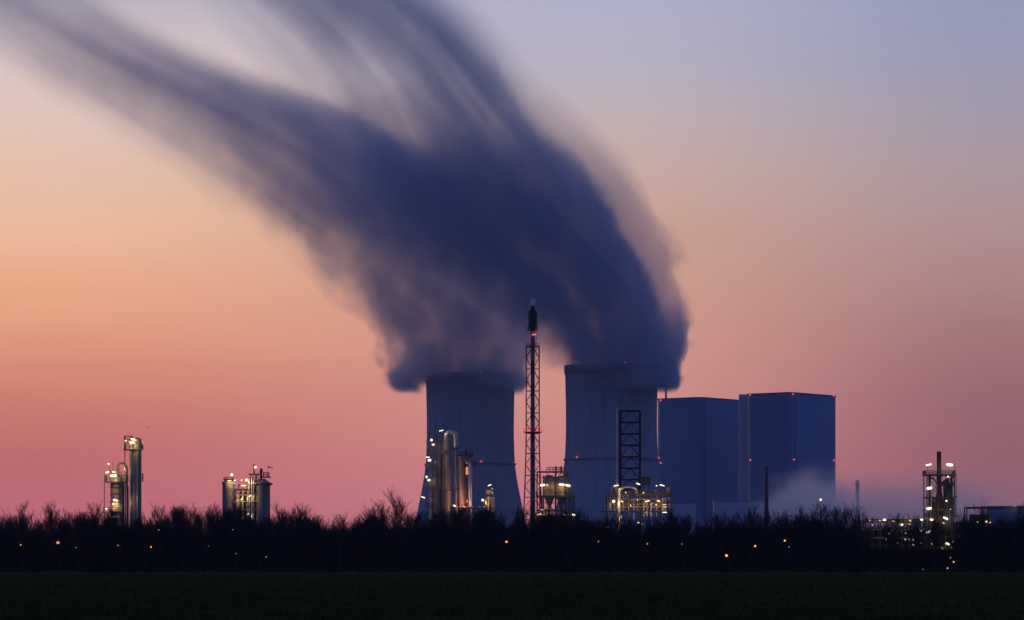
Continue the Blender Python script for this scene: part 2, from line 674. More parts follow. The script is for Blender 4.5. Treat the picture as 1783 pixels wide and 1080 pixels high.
def hall(x0, x1, ytop, D, depth, label):
    k = D / F
    zt_ = EYE + (HZ - ytop) * k
    xc = ((x0 + x1) / 2 - CX) * k
    t = thing('turbine_hall', label, 'hall', (xc, D + depth / 2, 0), 'pale halls below the boiler houses')
    MB().box((xc, D + depth / 2, zt_ / 2), ((x1 - x0) * k, depth, zt_)).build('wall', M['clad_pale'], t)
    MB().box((xc, D + depth / 2, zt_ + 0.5), ((x1 - x0) * k + 1.0, depth + 1.0, 1.0)).build('roof_edge', M['clad'], t)
    return t


hall(1243, 1366, 873.5, 2700, 14, 'wide pale flat hall in front of the foot of the taller boiler house')
hall(1166, 1212, 876.5, 2690, 12, 'narrow pale flat hall between the process skid and the dark treetops')


# ------------------------------------------------------------------ lattice helpers
def square_lattice(mb, cx, cyy, levels, r_leg, r_br, style='diamond'):
    """levels: list of (z, halfwidth)"""
    def corner(i, z, h):
        sx_, sy_ = ((-1, -1), (1, -1), (1, 1), (-1, 1))[i]
        return Vector((cx + sx_ * h, cyy + sy_ * h, z))
    for i in range(4):
        mb.tube([corner(i, z, h) for z, h in levels], r_leg, 6)
    for j, (z, h) in enumerate(levels):
        for i in range(4):
            mb.bar(corner(i, z, h), corner((i + 1) % 4, z, h), r_br)
        if j + 1 < len(levels):
            z2, h2 = levels[j + 1]
            zm, hm = (z + z2) / 2, (h + h2) / 2
            for i in range(4):
                a, b = corner(i, z, h), corner((i + 1) % 4, z, h)
                c, d = corner(i, z2, h2), corner((i + 1) % 4, z2, h2)
                am, bm_ = corner(i, zm, hm), corner((i + 1) % 4, zm, hm)
                if style == 'diamond':
                    mb.bar((a + b) / 2, am, r_br)
                    mb.bar((a + b) / 2, bm_, r_br)
                    mb.bar((c + d) / 2, am, r_br)
                    mb.bar((c + d) / 2, bm_, r_br)
                elif style == 'x':
                    mb.bar(a, d, r_br)
                    mb.bar(b, c, r_br)
                elif style == 'lambda':
                    mb.bar(a, (c + d) / 2, r_br)
                    mb.bar(b, (c + d) / 2, r_br)
    return mb


def ladder(mb, x, y, z0, z1, w=0.5, t=0.05):
    mb.bar((x - w / 2, y, z0), (x - w / 2, y, z1), t)
    mb.bar((x + w / 2, y, z0), (x + w / 2, y, z1), t)
    n = int((z1 - z0) / 0.6)
    for i in range(n):
        z = z0 + (z1 - z0) * (i + 0.5) / n
        mb.bar((x - w / 2, y, z), (x + w / 2, y, z), t * 0.7)


def platform(parent, cx, cyy, r, z, rail=1.2, a0=0.0, a1=2 * pi, m='steel', rin=0.0):
    MB().lathe(cx, cyy, [(max(0.05, rin), z - 0.12), (r, z - 0.12), (r, z + 0.12), (max(0.05, rin), z + 0.12)], 28).build('platform', M[m], parent)
    MB().ring_rail((cx, cyy, z), r - 0.06, rail, 12, 0.05).build('railing', M[m], parent)


def vessel(parent, cx, cyy, r, z0, z1, m='vessel', dome=True, name='shell', flare=0.0):
    prof = [(r + flare, z0), (r, z0 + (z1 - z0) * 0.12)]
    top = r * 0.45 if dome else 0.0
    nb = max(2, int((z1 - z0) / 3.6))
    for i in range(nb):
        z = z0 + (z1 - z0 - top) * (0.14 + 0.86 * (i + 0.5) / nb)
        prof += [(r, z - 0.12), (r + 0.05, z - 0.1), (r + 0.05, z + 0.1), (r, z + 0.12)]
    prof += [(r, z1 - top)]
    if dome:
        for j in range(1, 6):
            a = pi / 2 * j / 5
            prof.append((max(0.05, r * cos(a)), z1 - top + top * sin(a)))
    return MB().lathe(cx, cyy, prof, 32).build(name, M[m], parent, True)


def arch(x0, x1, y, zbase, zspring, rise, zend, n=10):
    pts = [(x0, y, zbase), (x0, y, zspring)]
    xc, rx = (x0 + x1) / 2, (x1 - x0) / 2
    for i in range(1, n):
        a = pi - pi * i / n
        pts.append((xc + rx * cos(a), y, zspring + rise * sin(a)))
    pts += [(x1, y, zspring), (x1, y, zend)]
    return pts


# ------------------------------------------------------------------ flare mast
def flare_mast():
    D = 1000.0
    k = D / F
    q = lambda px, py: P(px, py, D)
    cx = (927.5 - CX) * k
    t = thing('flare_mast', 'tall red lattice flare mast with banded pipe between the two cooling towers', 'flare mast', (cx, D, 0))
    lv = []
    for y, hw in ((983 + 8, 20.5), (945, 18.4), (905, 16.4), (866, 14.4), (828, 12.9), (790, 11.8), (755, 11.3), (719, 11.3), (681, 11.3), (642.5, 11.3), (604, 11.3)):
        lv.append((max(0, EYE + (HZ - y) * k), hw * k))
    square_lattice(MB(), cx, D, lv, 0.19, 0.085, 'diamond').build('lattice', M['redsteel'], t)
    ms = striped('banded_pipe_paint', (0.17, 0.17, 0.19), (0.13, 0.025, 0.022), 20.3 * k, EYE + (HZ - 588) * k)
    MB().tube([(cx, D, 0), (cx, D, q(0, 760).z), (cx, D, q(0, 570).z)], [0.92, 0.74, 0.66], 16).build('riser_pipe', ms, t, True)
    z = lambda y: EYE + (HZ - y) * k
    MB().lathe(cx, D, [(0.7, z(576)), (1.05, z(571)), (1.25, z(566)), (1.25, z(549)), (0.9, z(545)), (0.95, z(541)), (0.62, z(537)), (0.75, z(534)), (0.55, z(532.5))], 20).build('flare_tip', M['black'], t, True)
    for yy, r, m in ((604, 2.2, 'redsteel'), (575, 1.75, 'black'), (550, 1.65, 'black')):
        platform(t, cx, D, r, z(yy), 1.1, m=m, rin=0.5)
    for dx, dy in ((-1.0, 0), (1.0, 0), (0.4, -1.0), (-0.5, -1.0)):
        MB().tube([(cx + dx * 1.3, D + dy * 1.3, z(573)), (cx + dx * 1.32, D + dy * 1.32, z(552)), (cx + dx * 0.95, D + dy * 0.95, z(540))], 0.09, 6).build('pilot_pipe', M['black'], t)
    MB().rect_rail(cx - 2.9, cx + 2.9, D - 2.9, D + 2.9, z(752.5), 1.1, 0.05).build('railing', M['redsteel'], t)
    MB().box((cx, D, z(752.5) - 0.1), (5.9, 5.9, 0.16)).build('platform', M['redsteel'], t)
    ladder_mb = MB()
    ladder(ladder_mb, cx + 0.9, D - 0.2, 2, z(575))
    ladder_mb.build('ladder', M['redsteel'], t)
    for px, py, dy in ((914, 749, -2.9), (922.5, 750.5, -2.9), (935.5, 750.5, -2.9), (942, 749, -2.9), (928, 583, -0.9), (931.5, 583, -0.9)):
        p = q(px, py) + Vector((0, dy, 0))
        o = MB().sphere(p, 0.24, 10).build('warning_light', M['redcore'], t, True)
        MB().lathe(p.x, p.y, [(0.2, p.z - 0.42), (0.46, p.z - 0.38), (0.46, p.z - 0.2), (0.2, p.z - 0.16)], 10).build('lamp_lens', M['red'], o)
        glow(t, p + Vector((0, -0.6, 0)), 12, (1.0, 0.05, 0.06), 0.2)


flare_mast()


# ------------------------------------------------------------------ left column pair
def left_columns():
    D = 900.0
    k = D / F
    X = lambda px: (px - CX) * k
    Z = lambda py: EYE + (HZ - py) * k
    t = thing('distillation_column', 'tall slim steel column with lit top platform, standing at the far left', 'process column', (X(236), D, 0))
    r = 10.3 * k
    vessel(t, X(236), D, r, 0, Z(762), 'vessel')
    MB().box((X(231), D, Z(783.5)), (30 * k, 4.6, 0.3)).build('platform', M['steel'], t)
    MB().rect_rail(X(217.5), X(245), D - 2.3, D + 2.3, Z(783), 2.2, 0.06, 0.9).build('railing', M['steel'], t)
    MB().box((X(230), D + 0.3, Z(771.5)), (22 * k, 3.8, 0.16)).build('upper_platform', M['steel'], t)
    MB().rect_rail(X(217.5), X(229), D - 1.9, D + 1.9, Z(771), 11.5 * k, 0.06, 0.8).build('cage', M['steel'], t)
    MB().bar((X(218.3), D - 1.2, 0), (X(218.3), D - 1.2, Z(760)), 0.13).build('support_post', M['steel'], t)
    for ya, yb in ((775, 783.5), (825.5, 839)):
        mb = MB()
        mb.rect_rail(X(243.5), X(248.5), D - 1.0, D + 1.0, Z(yb), (yb - ya) * k, 0.07, 0.8)
        mb.build('side_landing', M['steel'], t)
    mb = MB()
    ladder(mb, X(245.5), D - r - 0.3, 3, Z(765), 0.6, 0.06)
    mb.build('ladder', M['steel'], t)
    for px, y0 in ((229.5, 770), (240.5, 784)):
        MB().tube([(X(px), D - r + 0.1, 1), (X(px), D - r - 0.15, Z(y0))], 0.16, 8).build('downpipe', M['silver'], t, True)
    for px in (238, 243):
        MB().tube([(X(px), D - 0.5, Z(770)), (X(px), D - 0.5, Z(764.5))], 0.2, 8).build('vent', M['steel'], t)
    lamp(t, 233.5, 765.3, D, 8.5, 2.4, 'white', 260, -0.1, -2.5)
    lamp(t, 220.5, 768, D, 3.2, 2.6, 'white', 160, 0, -2.3)
    lamp(t, 231, 771.5, D, 10, 4.0, 'white', 0, -0.2, -2.4)
    lamp(t, 240, 777, D, 3, 1.6, 'dim', 60, -0.5, -2.4)
    lamp(t, 219.3, 816, D, 3.2, 3, 'white', 90, 0, -2.2)
    # shorter column
    t2 = thing('distillation_column', 'shorter squat column joined by a hooped pipe, far left beside the taller one', 'process column', (X(206), D - 2, 0))
    D2 = D - 2
    r2 = 11.5 * k
    vessel(t2, X(205.5), D2, r2, 0, Z(829), 'tank')
    MB().box((X(204), D2, Z(840)), (38 * k, 5.2, 0.3)).build('platform', M['steel'], t2)
    MB().rect_rail(X(185.5), X(223), D2 - 2.6, D2 + 2.6, Z(840), 2.0, 0.06, 0.9).build('railing', M['steel'], t2)
    MB().bar((X(185.2), D2 - 2.4, 0), (X(185.2), D2 - 2.4, Z(823)), 0.12).build('support_post', M['steel'], t2)
    MB().tube(arch(X(207), X(222.5), D2 - 1.2, Z(829), Z(818), 10 * k, Z(850)), 2.6 * k, 14).build('hooped_pipe', M['tank'], t2, True)
    MB().tube([(X(200.5), D2 - 2, Z(838)), (X(199.5), D2 - 2, Z(806))], 0.07, 6).build('lamp_pole', M['steel'], t2)
    MB().tube([(X(194), D2 - 2, Z(838)), (X(193.5), D2 - 2, Z(812))], 0.07, 6).build('lamp_pole', M['steel'], t2)
    MB().tube([(X(218.5), D2 + 0.5, 0), (X(218.5), D2 + 0.5, Z(842))], 2.2 * k, 12).build('riser', M['tank'], t2, True)
    MB().tube([(X(223), D2 + 0.8, 0), (X(223), D2 + 0.8, Z(846))], 2.0 * k, 12).build('riser', M['steel'], t2, True)
    for qx in (187, 191, 211, 214.5):
        MB().tube([(X(qx), D2 - 2.6, 0), (X(qx), D2 - 2.6, Z(893 if qx < 200 else 880))], 0.16, 8).build('downpipe', M['vessel'], t2, True)
    MB().tube([(X(186), D2 - 2.8, Z(900)), (X(216), D2 - 2.8, Z(900))], 0.22, 8).build('header', M['silver'], t2, True)
    MB().tube([(X(221), D2 - 2.9, 2), (X(221), D2 - 2.9, Z(842))], 0.13, 8).build('downpipe', M['silver'], t2)
    MB().box((X(198), D2 - 1.0, Z(892)), (30 * k, 4.6, 0.3)).build('lower_platform', M['steel'], t2)
    MB().rect_rail(X(184), X(213), D2 - 3.3, D2 + 1.2, Z(892), 1.3, 0.06, 1.0).build('lower_railing', M['steel'], t2)
    for py in (850, 862, 876):
        MB().lathe(X(205.5), D2, [(r2 + 0.02, Z(py)), (r2 + 0.16, Z(py)), (r2 + 0.16, Z(py) + 0.25), (r2 + 0.02, Z(py) + 0.25)], 28, False).build('stiffener', M['steel'], t2)
    mb = MB()
    ladder(mb, X(213), D2 - r2 + 0.2, 2, Z(842), 0.6, 0.06)
    mb.build('ladder', M['steel'], t2)
    for qx, y1 in ((196, 820), (210, 816), (213.5, 823)):
        MB().tube([(X(qx), D2 - 1.8, Z(832)), (X(qx), D2 - 1.8, Z(y1))], 0.16, 8).build('nozzle', M['steel'], t2, True)
    MB().box((X(199), D2 - 0.6, Z(905) / 2), (28 * k, 3.4, Z(905))).build('pump_house', M['black'], t2)
    lamp(t2, 191, 808.5, D2, 4.2, 2.4, 'white', 60, -0.4, -2.6)
    lamp(t2, 189, 823, D2, 7, 3.0, 'white', 160, 0.25, -2.6)
    lamp(t2, 200, 822.5, D2, 6.5, 2.2, 'white', 60, -0.2, -2.6)
    lamp(t2, 199.5, 829, D2, 13, 4.2, 'white', 240, 0, -2.7)
    lamp(t2, 203, 871.5, D2, 9, 3, 'white', 150, -0.2, -2.7)
    lamp(t2, 200, 878, D2, 6, 5, 'warm', 140, 0.0, -2.7)
    lamp(t2, 187.5, 886.5, D2, 4.6, 3.2, 'white', 60, 0.3, -2.7)
    lamp(t2, 197, 908, D2, 6, 1.3, 'dim', 40, 0.5, -3.5)
    lamp(t2, 199, 913, D2, 4, 1.2, 'dim', 30, 0.6, -3.5)
    lamp(t2, 220, 904, D2, 1.8, 1.8, 'cool', 0, 0, -3.5)


left_columns()


# ------------------------------------------------------------------ silo pair at the left
def silo(px0, px1, ytop, D, label, cone):
    k = D / F
    X = lambda px: (px - CX) * k
    Z = lambda py: EYE + (HZ - py) * k
    cx, r = X((px0 + px1) / 2), (px1 - px0) / 2 * k
    t = thing('silo', label, 'silo', (cx, D, 0))
    vessel(t, cx, D, r, 0, Z(ytop), 'tank', False)
    MB().lathe(cx, D, [(r + 0.25, Z(ytop)), (r + 0.25, Z(ytop) + 0.35), (r * 0.45, Z(ytop - cone)), (r * 0.42, Z(ytop - cone) + 0.2)], 32).build('roof', M['tank'], t, True)
    return t, cx, r, X, Z, k


def silo_unit():
    D = 950.0
    t, cx, r, X, Z, k = silo(387, 409, 842, D, 'left silo of the pair, smooth with a shallow cone roof and globe lamp', 4.5)
    MB().lathe(X(398), D, [(7.5 * k, Z(837.5)), (7.5 * k, Z(834.5)), (5 * k, Z(833.6))], 20).build('hatch', M['steel'], t)
    MB().ring_rail((X(398), D, Z(837)), 8.5 * k, 1.0, 12, 0.06).build('railing', M['steel'], t)
    MB().bar((X(404), D - 0.5, Z(837)), (X(404), D - 0.5, Z(828)), 0.06).build('lamp_pole', M['steel'], t)
    lamp(t, 404, 827, D, 5, 5, 'white', 110, 0, -0.8, 'globe_lamp')
    lamp(t, 400.5, 837.5, D, 7, 1.5, 'white', 50, 0, -1.9)
    lamp(t, 410, 837, D, 4.5, 2, 'white', 80, 0.3, -1.9)
    lamp(t, 410, 842, D, 4.5, 1.2, 'warm', 50, 0, -2.4)
    t, cx, r, X, Z, k = silo(441.5, 470.5, 843, D, 'right silo of the pair, with header pipe, roof deck and small flag', 8)
    MB().tube([(X(446), D - 2.4, Z(843.5)), (X(475.5), D - 2.4, Z(843.5))], 0.32, 10).build('header_pipe', M['steel'], t, True)
    MB().box((X(462), D, Z(831)), (18 * k, 3.2, 0.35)).build('roof_deck', M['steel'], t)
    MB().rect_rail(X(459), X(468), D - 1.6, D + 1.6, Z(830.5), 1.4, 0.05, 0.5).build('railing', M['steel'], t)
    MB().lathe(X(455), D - 0.5, [(2.0 * k, Z(843)), (2.0 * k, Z(824)), (2.8 * k, Z(822)), (2.8 * k, Z(817.5)), (1.6 * k, Z(816))], 14).build('vent_stack', M['black'], t, True)
    MB().tube([(X(451), D - 1.6, Z(895)), (X(450.4), D - 1.9, Z(822))], 0.17, 8).build('riser', M['silver'], t, True)
    MB().bar((X(466.8), D - 1.5, Z(831)), (X(466.8), D - 1.5, Z(811)), 0.035).build('flag_pole', M['steel'], t)
    vs, fs = [], []
    for i in range(9):
        for j in range(2):
            x = X(466.8) + i * 0.2
            vs.append((x, D - 1.5 + 0.12 * sin(i * 1.1), Z(812) - i * 0.055 - j * (0.48 - i * 0.03)))
    fs = [(2 * i, 2 * i + 1, 2 * i + 3, 2 * i + 2) for i in range(8)]
    f = MB().add(vs, fs).build('flag', M['flag'], t)
    # pipe rack between the silos
    rk = thing('process_rack', 'open steel pipe rack with small lamps, squeezed between the two silos', 'pipe rack', (X(428), D, 0))
    mb = MB()
    for px in (411, 419, 428, 437, 446):
        for dy in (-2, 2):
            mb.bar((X(px), D + dy, 0), (X(px), D + dy, Z(852 if px < 436 else 826)), 0.14)
    for py in (853, 868, 882, 897):
        for dy in (-2, 2):
            mb.bar((X(410), D + dy, Z(py)), (X(447), D + dy, Z(py)), 0.16)
    for py in (826, 838):
        for dy in (-2, 2):
            mb.bar((X(434), D + dy, Z(py)), (X(455), D + dy, Z(py)), 0.15)
    mb.build('frame', M['steel'], rk)
    MB().box((X(428), D, Z(852.5)), (36 * k, 4.2, 0.5)).build('deck', M['steel'], rk)
    MB().box((X(444), D, Z(826)), (22 * k, 4.2, 0.3)).build('upper_deck', M['steel'], rk)
    MB().box((X(427), D + 3.0, Z(857) / 2), (34 * k, 1.2, Z(857))).build('equipment_wall', M['black'], rk)
    for px, y0, y1, rr_ in ((414, 900, 856, .22), (417, 900, 858, .16), (424, 905, 855, .3), (432, 905, 857, .18), (435, 900, 834, .2), (440, 905, 830, .28), (443, 905, 828, .16)):
        MB().tube([(X(px), D - 2.4, Z(y0)), (X(px), D - 2.4, Z(y1))], rr_, 8).build('pipe', M['silver'], rk, True)
    for py, rr_ in ((862, .2), (874, .22), (888, .18)):
        MB().tube([(X(410), D - 2.7, Z(py)), (X(446), D - 2.7, Z(py))], rr_, 8).build('pipe', M['vessel'], rk, True)
    MB().lathe(X(416), D - 1, [(4.6 * k, Z(888)), (5 * k, Z(884)), (5 * k, Z(864)), (3 * k, Z(860))], 16).build('exchanger', M['vessel'], rk, True)
    MB().lathe(X(434), D - 1, [(4.6 * k, Z(888)), (5 * k, Z(884)), (5 * k, Z(864)), (3 * k, Z(860))], 16).build('exchanger', M['vessel'], rk, True)
    MB().lathe(X(443), D - 1, [(1.6 * k, Z(826)), (1.6 * k, Z(812)), (2.2 * k, Z(811)), (2.0 * k, Z(809.5))], 14).build('stack', M['rust'], rk, True)
    MB().bar((X(430), D - 1, Z(846)), (X(429.3), D - 1, Z(825)), 0.04).build('antenna', M['steel'], rk)
    MB().bar((X(415.5), D - 1, Z(850)), (X(417), D - 1, Z(843)), 0.25).build('relief_valve', M['steel'], rk)
    MB().lathe(X(426), D - 1, [(5 * k, Z(850)), (5 * k, Z(846)), (4 * k, Z(845))], 14).build('drum', M['vessel'], rk, True)
    lamp(rk, 445.5, 814, D, 4.6, 4.6, 'white', 90, 0, -2.0, 'globe_lamp')
    lamp(rk, 430.5, 836.5, D, 5.2, 5.0, 'white', 130, 0, -2.6, 'globe_lamp')
    lamp(rk, 422, 836.7, D, 2.6, 2.4, 'white', 30, 0, -2.6, 'globe_lamp')
    lamp(rk, 425.5, 846, D, 9, 1.6, 'white', 50, 0, -2.6)
    lamp(rk, 429, 850.5, D, 4, 1.4, 'dim', 0, 0, -2.8)
    lamp(rk, 436.5, 864.3, D, 5, 1.7, 'white', 70, 0.4, -2.9)
    lamp(rk, 421.7, 870, D, 2.4, 2.2, 'white', 40, 0, -2.9)
    lamp(rk, 415.0, 864, D, 2.0, 1.2, 'warm', 40, 0, -2.9)
    lamp(rk, 419, 895, D, 4, 1.7, 'white', 30, 0, -2.9)
    lamp(rk, 432.5, 895.3, D, 6, 1.8, 'white', 30, 0, -2.9)
    lamp(rk, 430, 879.5, D, 1.6, 1.5, 'dim', 0, 0, -2.9)
    lamp(rk, 446.5, 842.3, D, 2, 1.6, 'cool', 0, 0, -2.9)


silo_unit()


# ------------------------------------------------------------------ column group in front of the left cooling tower
def centre_columns():
    D = 980.0
    k = D / F
    X = lambda px: (px - CX) * k
    Z = lambda py: EYE + (HZ - py) * k
    # access tower with lamps
    a = thing('access_tower', 'slim lamp-lit ladder tower left of the columns with the hooped pipe', 'ladder tower', (X(754), D - 3, 0))
    mb = MB()
    for px in (744, 760):
        for dy in (-1.4, 1.4):
            mb.bar((X(px), D - 3 + dy, 0), (X(px), D - 3 + dy, Z(768)), 0.11)
    for py in (785, 800, 814, 832, 850, 866, 884):
        mb.bar((X(744), D - 4.4, Z(py)), (X(760), D - 4.4, Z(py)), 0.08)
        mb.bar((X(744), D - 1.6, Z(py)), (X(760), D - 1.6, Z(py)), 0.08)
    mb.build('frame', M['steel'], a)
    for py, x0, x1 in ((788, 746, 761), (815.5, 741, 760), (851, 742, 759), (884, 741, 761)):
        MB().box((X((x0 + x1) / 2), D - 3, Z(py)), ((x1 - x0) * k, 3.4, 0.28)).build('landing', M['steel'], a)
        MB().rect_rail(X(x0), X(x1), D - 4.7, D - 1.3, Z(py), 1.2, 0.05, 0.8).build('railing', M['steel'], a)
    lamp(a, 752, 767.5, D, 4.2, 4.6, 'white', 80, 0, -5)
    lamp(a, 755, 775.5, D, 5.5, 4.2, 'warm', 110, 0, -5)
    lamp(a, 745.5, 797.3, D, 7, 1.7, 'white', 30, 0.1, -5)
    lamp(a, 748.5, 802.5, D, 7.5, 4.5, 'white', 150, 0.15, -5)
    lamp(a, 743.5, 831.5, D, 3.6, 4.4, 'white', 60, 0, -5)
    lamp(a, 747.5, 837, D, 6, 3.6, 'white', 140, 0.2, -5)
    lamp(a, 737.5, 866.7, D, 7.5, 1.9, 'white', 30, -0.35, -5)
    # slim column under it
    c1 = thing('process_column', 'narrow column lit yellow on its left, behind the ladder tower', 'process column', (X(755), D, 0))
    vessel(c1, X(755.5), D, 4.8 * k, 0, Z(812), 'vessel')
    MB().tube([(X(750), D - 1.2, 0), (X(750), D - 1.2, Z(826))], 0.2, 8).build('downpipe', M['silver'], c1, True)
    # dark column
    c2 = thing('process_column', 'dark slender column with a small top platform, left of the hooped pipe', 'process column', (X(765.5), D + 2, 0))
    vessel(c2, X(765.5), D + 2, 4.6 * k, 0, Z(763), 'tank')
    platform(c2, X(766), D + 2, 6.5 * k, Z(768), 1.1, rin=0.2)
    MB().tube([(X(767), D + 2, Z(763)), (X(767), D + 2, Z(747))], 0.12, 8).build('vent', M['steel'], c2)
    lamp(c2, 768.5, 750.3, D + 2, 8, 1.6, 'white', 40, 0.2, -1.5)
    MB().box((X(766), D + 1.0, Z(754)), (9 * k, 0.2, 0.15)).build('bracket', M['steel'], c2)
    # big column with hooped pipe
    c3 = thing('process_column', 'tallest thick column topped by the shiny hooped pipe, before the left cooling tower', 'process column', (X(778), D, 0))
    vessel(c3, X(778.5), D, 7.4 * k, 0, Z(765), 'vessel')
    MB().tube(arch(X(777), X(793.5), D, Z(772), Z(762), 9.8 * k, Z(781)), 4.0 * k, 18).build('hooped_pipe', M['silver'], c3, True)
    MB().tube([(X(793.5), D, Z(780)), (X(794.5), D, Z(890))], 2.6 * k, 14).build('downcomer', M['vessel'], c3, True)
    MB().box((X(792), D, Z(780.5)), (15 * k, 2.8, 0.4)).build('saddle', M['steel'], c3)
    MB().box((X(772.5), D - 1.6, Z(788)), (9 * k, 0.6, 6 * k)).build('bracket', M['tank'], c3)
    MB().tube([(X(770.5), D - 1.8, 0), (X(770.5), D - 1.8, Z(790))], 0.17, 8).build('downpipe', M['steel'], c3)
    MB().box((X(785), D - 1, Z(854)), (24 * k, 1.0, 0.2)).build('pipe_support', M['steel'], c3)
    MB().tube([(X(790), D - 1.5, Z(853)), (X(790), D - 1.5, Z(850)), (X(799), D - 1.5, Z(850))], 0.14, 8).build('branch_pipe', M['steel'], c3)
    glow(c3, P(780, 752, D) + Vector((-3, -4, 1.5)), 60)
    # clad pair
    c4 = thing('clad_column', 'square-topped pale clad column group with a glowing orange strip', 'process column', (X(810), D - 1, 0))
    vessel(c4, X(804), D - 1, 4.9 * k, 0, Z(795), 'vessel', False)
    MB().tube([(X(804.5) + 5.5 * k, D - 1, 0), (X(804.5) + 5.5 * k, D - 1, Z(796))], 3.0 * k, 14).build('inner_column', M['rust'], c4, True)
    pts = [(X(819), D - 1.6, 0), (X(819), D - 1.6, Z(810))]
    for i in range(1, 6):
        aa = pi / 2 * i / 5
        pts.append((X(819) - 5 * k * (1 - cos(aa)), D - 1.6, Z(810) + 5 * k * sin(aa)))
    pts.append((X(811), D - 1.6, Z(805)))
    MB().tube(pts, 3.0 * k, 16).build('elbow_pipe', M['silver'], c4, True)
    MB().box((X(811), D - 1, Z(794)), (26 * k, 3.0, 0.35)).build('roof_deck', M['steel'], c4)
    MB().rect_rail(X(798.5), X(823), D - 2.4, D + 0.4, Z(794), 1.2, 0.05, 0.9).build('railing', M['steel'], c4)
    MB().box((X(815), D - 0.8, Z(800)), (17 * k, 2.2, 11 * k)).build('head_box', M['tank'], c4)
    MB().lathe(X(811.5), D - 1, [(1.5 * k, Z(793)), (2.0 * k, Z(791)), (2.0 * k, Z(785)), (1.0 * k, Z(783))], 12).build('vent', M['rust'], c4, True)
    MB().box((X(826.5), D - 1, Z(811.5)), (7 * k, 1.6, 0.3)).build('side_landing', M['steel'], c4)
    MB().rect_rail(X(823.5), X(830), D - 1.8, D - 0.2, Z(811), 1.2, 0.05, 0.6).build('side_railing', M['steel'], c4)
    MB().bar((X(826.5), D - 1.6, Z(812)), (X(826.5), D - 1.6, Z(826)), 0.05).build('brace', M['steel'], c4)
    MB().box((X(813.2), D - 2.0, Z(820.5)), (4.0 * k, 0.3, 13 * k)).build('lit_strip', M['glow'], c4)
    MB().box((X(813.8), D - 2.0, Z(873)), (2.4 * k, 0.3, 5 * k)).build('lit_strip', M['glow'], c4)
    glow(c4, P(808, 878, D) + Vector((0, -4.5, 0)), 230, (1.0, 0.5, 0.25))
    glow(c4, P(798, 860, D) + Vector((0, -4.5, 0)), 120, (1.0, 0.45, 0.25))
    # pipe run and the small unit
    c5 = thing('pipe_run', 'thick orange-lit horizontal pipe bending down beside the short lit stack', 'pipe', (X(825), D - 4, 0))
    pts = [(X(797), D - 4, Z(884)), (X(840), D - 4, Z(884)), (X(846), D - 4, Z(885.5)), (X(849), D - 4, Z(890)), (X(849.5), D - 4, Z(912))]
    MB().tube(pts, 2.2 * k, 12).build('pipe', M['vessel'], c5, True)
    for px in (799, 817, 834):
        MB().bar((X(px), D - 4, 0), (X(px), D - 4, Z(886)), 0.2).build('post', M['steel'], c5)
    MB().tube([(X(796.5), D - 4, 0), (X(796.5), D - 4, Z(884))], 1.8 * k, 10).build('riser', M['vessel'], c5, True)
    lamp(c5, 791.5, 881, D - 4, 6, 3.2, 'white', 150, -0.3, -1.5, col=(1.0, 0.6, 0.25))
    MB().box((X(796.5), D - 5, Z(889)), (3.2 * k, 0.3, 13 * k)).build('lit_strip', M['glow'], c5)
    lamp(c5, 843.5, 899, D - 4, 6, 1.4, 'dim', 30, 0.5, -1.5)
    lamp(c5, 846, 902, D - 4, 5, 1.3, 'dim', 30, -0.4, -1.5)
    c6 = thing('short_stack', 'short square stack with two small lamps on top, right of the orange pipe', 'stack', (X(853.5), D, 0))
    MB().box((X(853.5), D, Z(866) / 2), (15 * k, 3, Z(866))).build('casing', M['vessel'], c6)
    MB().box((X(853.5), D, Z(863) + 0.2), (17 * k, 3.4, 0.35)).build('ledge', M['steel'], c6)
    MB().box((X(850), D, Z(858.5)), (7 * k, 2.0, 9 * k)).build('cap', M['vessel'], c6)
    MB().box((X(857), D, Z(859.5)), (4 * k, 1.6, 7 * k)).build('cap', M['vessel'], c6)
    MB().tube([(X(851.5), D - 1.8, 0), (X(851.5), D - 1.8, Z(864))], 0.16, 8).build('downpipe', M['silver'], c6)
    MB().bar((X(841), D - 2, Z(885)), (X(841), D - 2, Z(871)), 0.06).build('lamp_pole', M['steel'], c6)
    lamp(c6, 852.5, 845.3, D, 7, 1.6, 'white', 50, 0.35, -1.5)
    lamp(c6, 857, 851.5, D, 3.4, 1.8, 'dim', 40, -0.3, -1.8)
    lamp(c6, 840.7, 871.3, D, 4.8, 4.4, 'white', 90, 0, -2.2, 'globe_lamp')
    lamp(c6, 846, 875.5, D, 2.6, 7, 'warm', 60, 0, -2.2)


centre_columns()


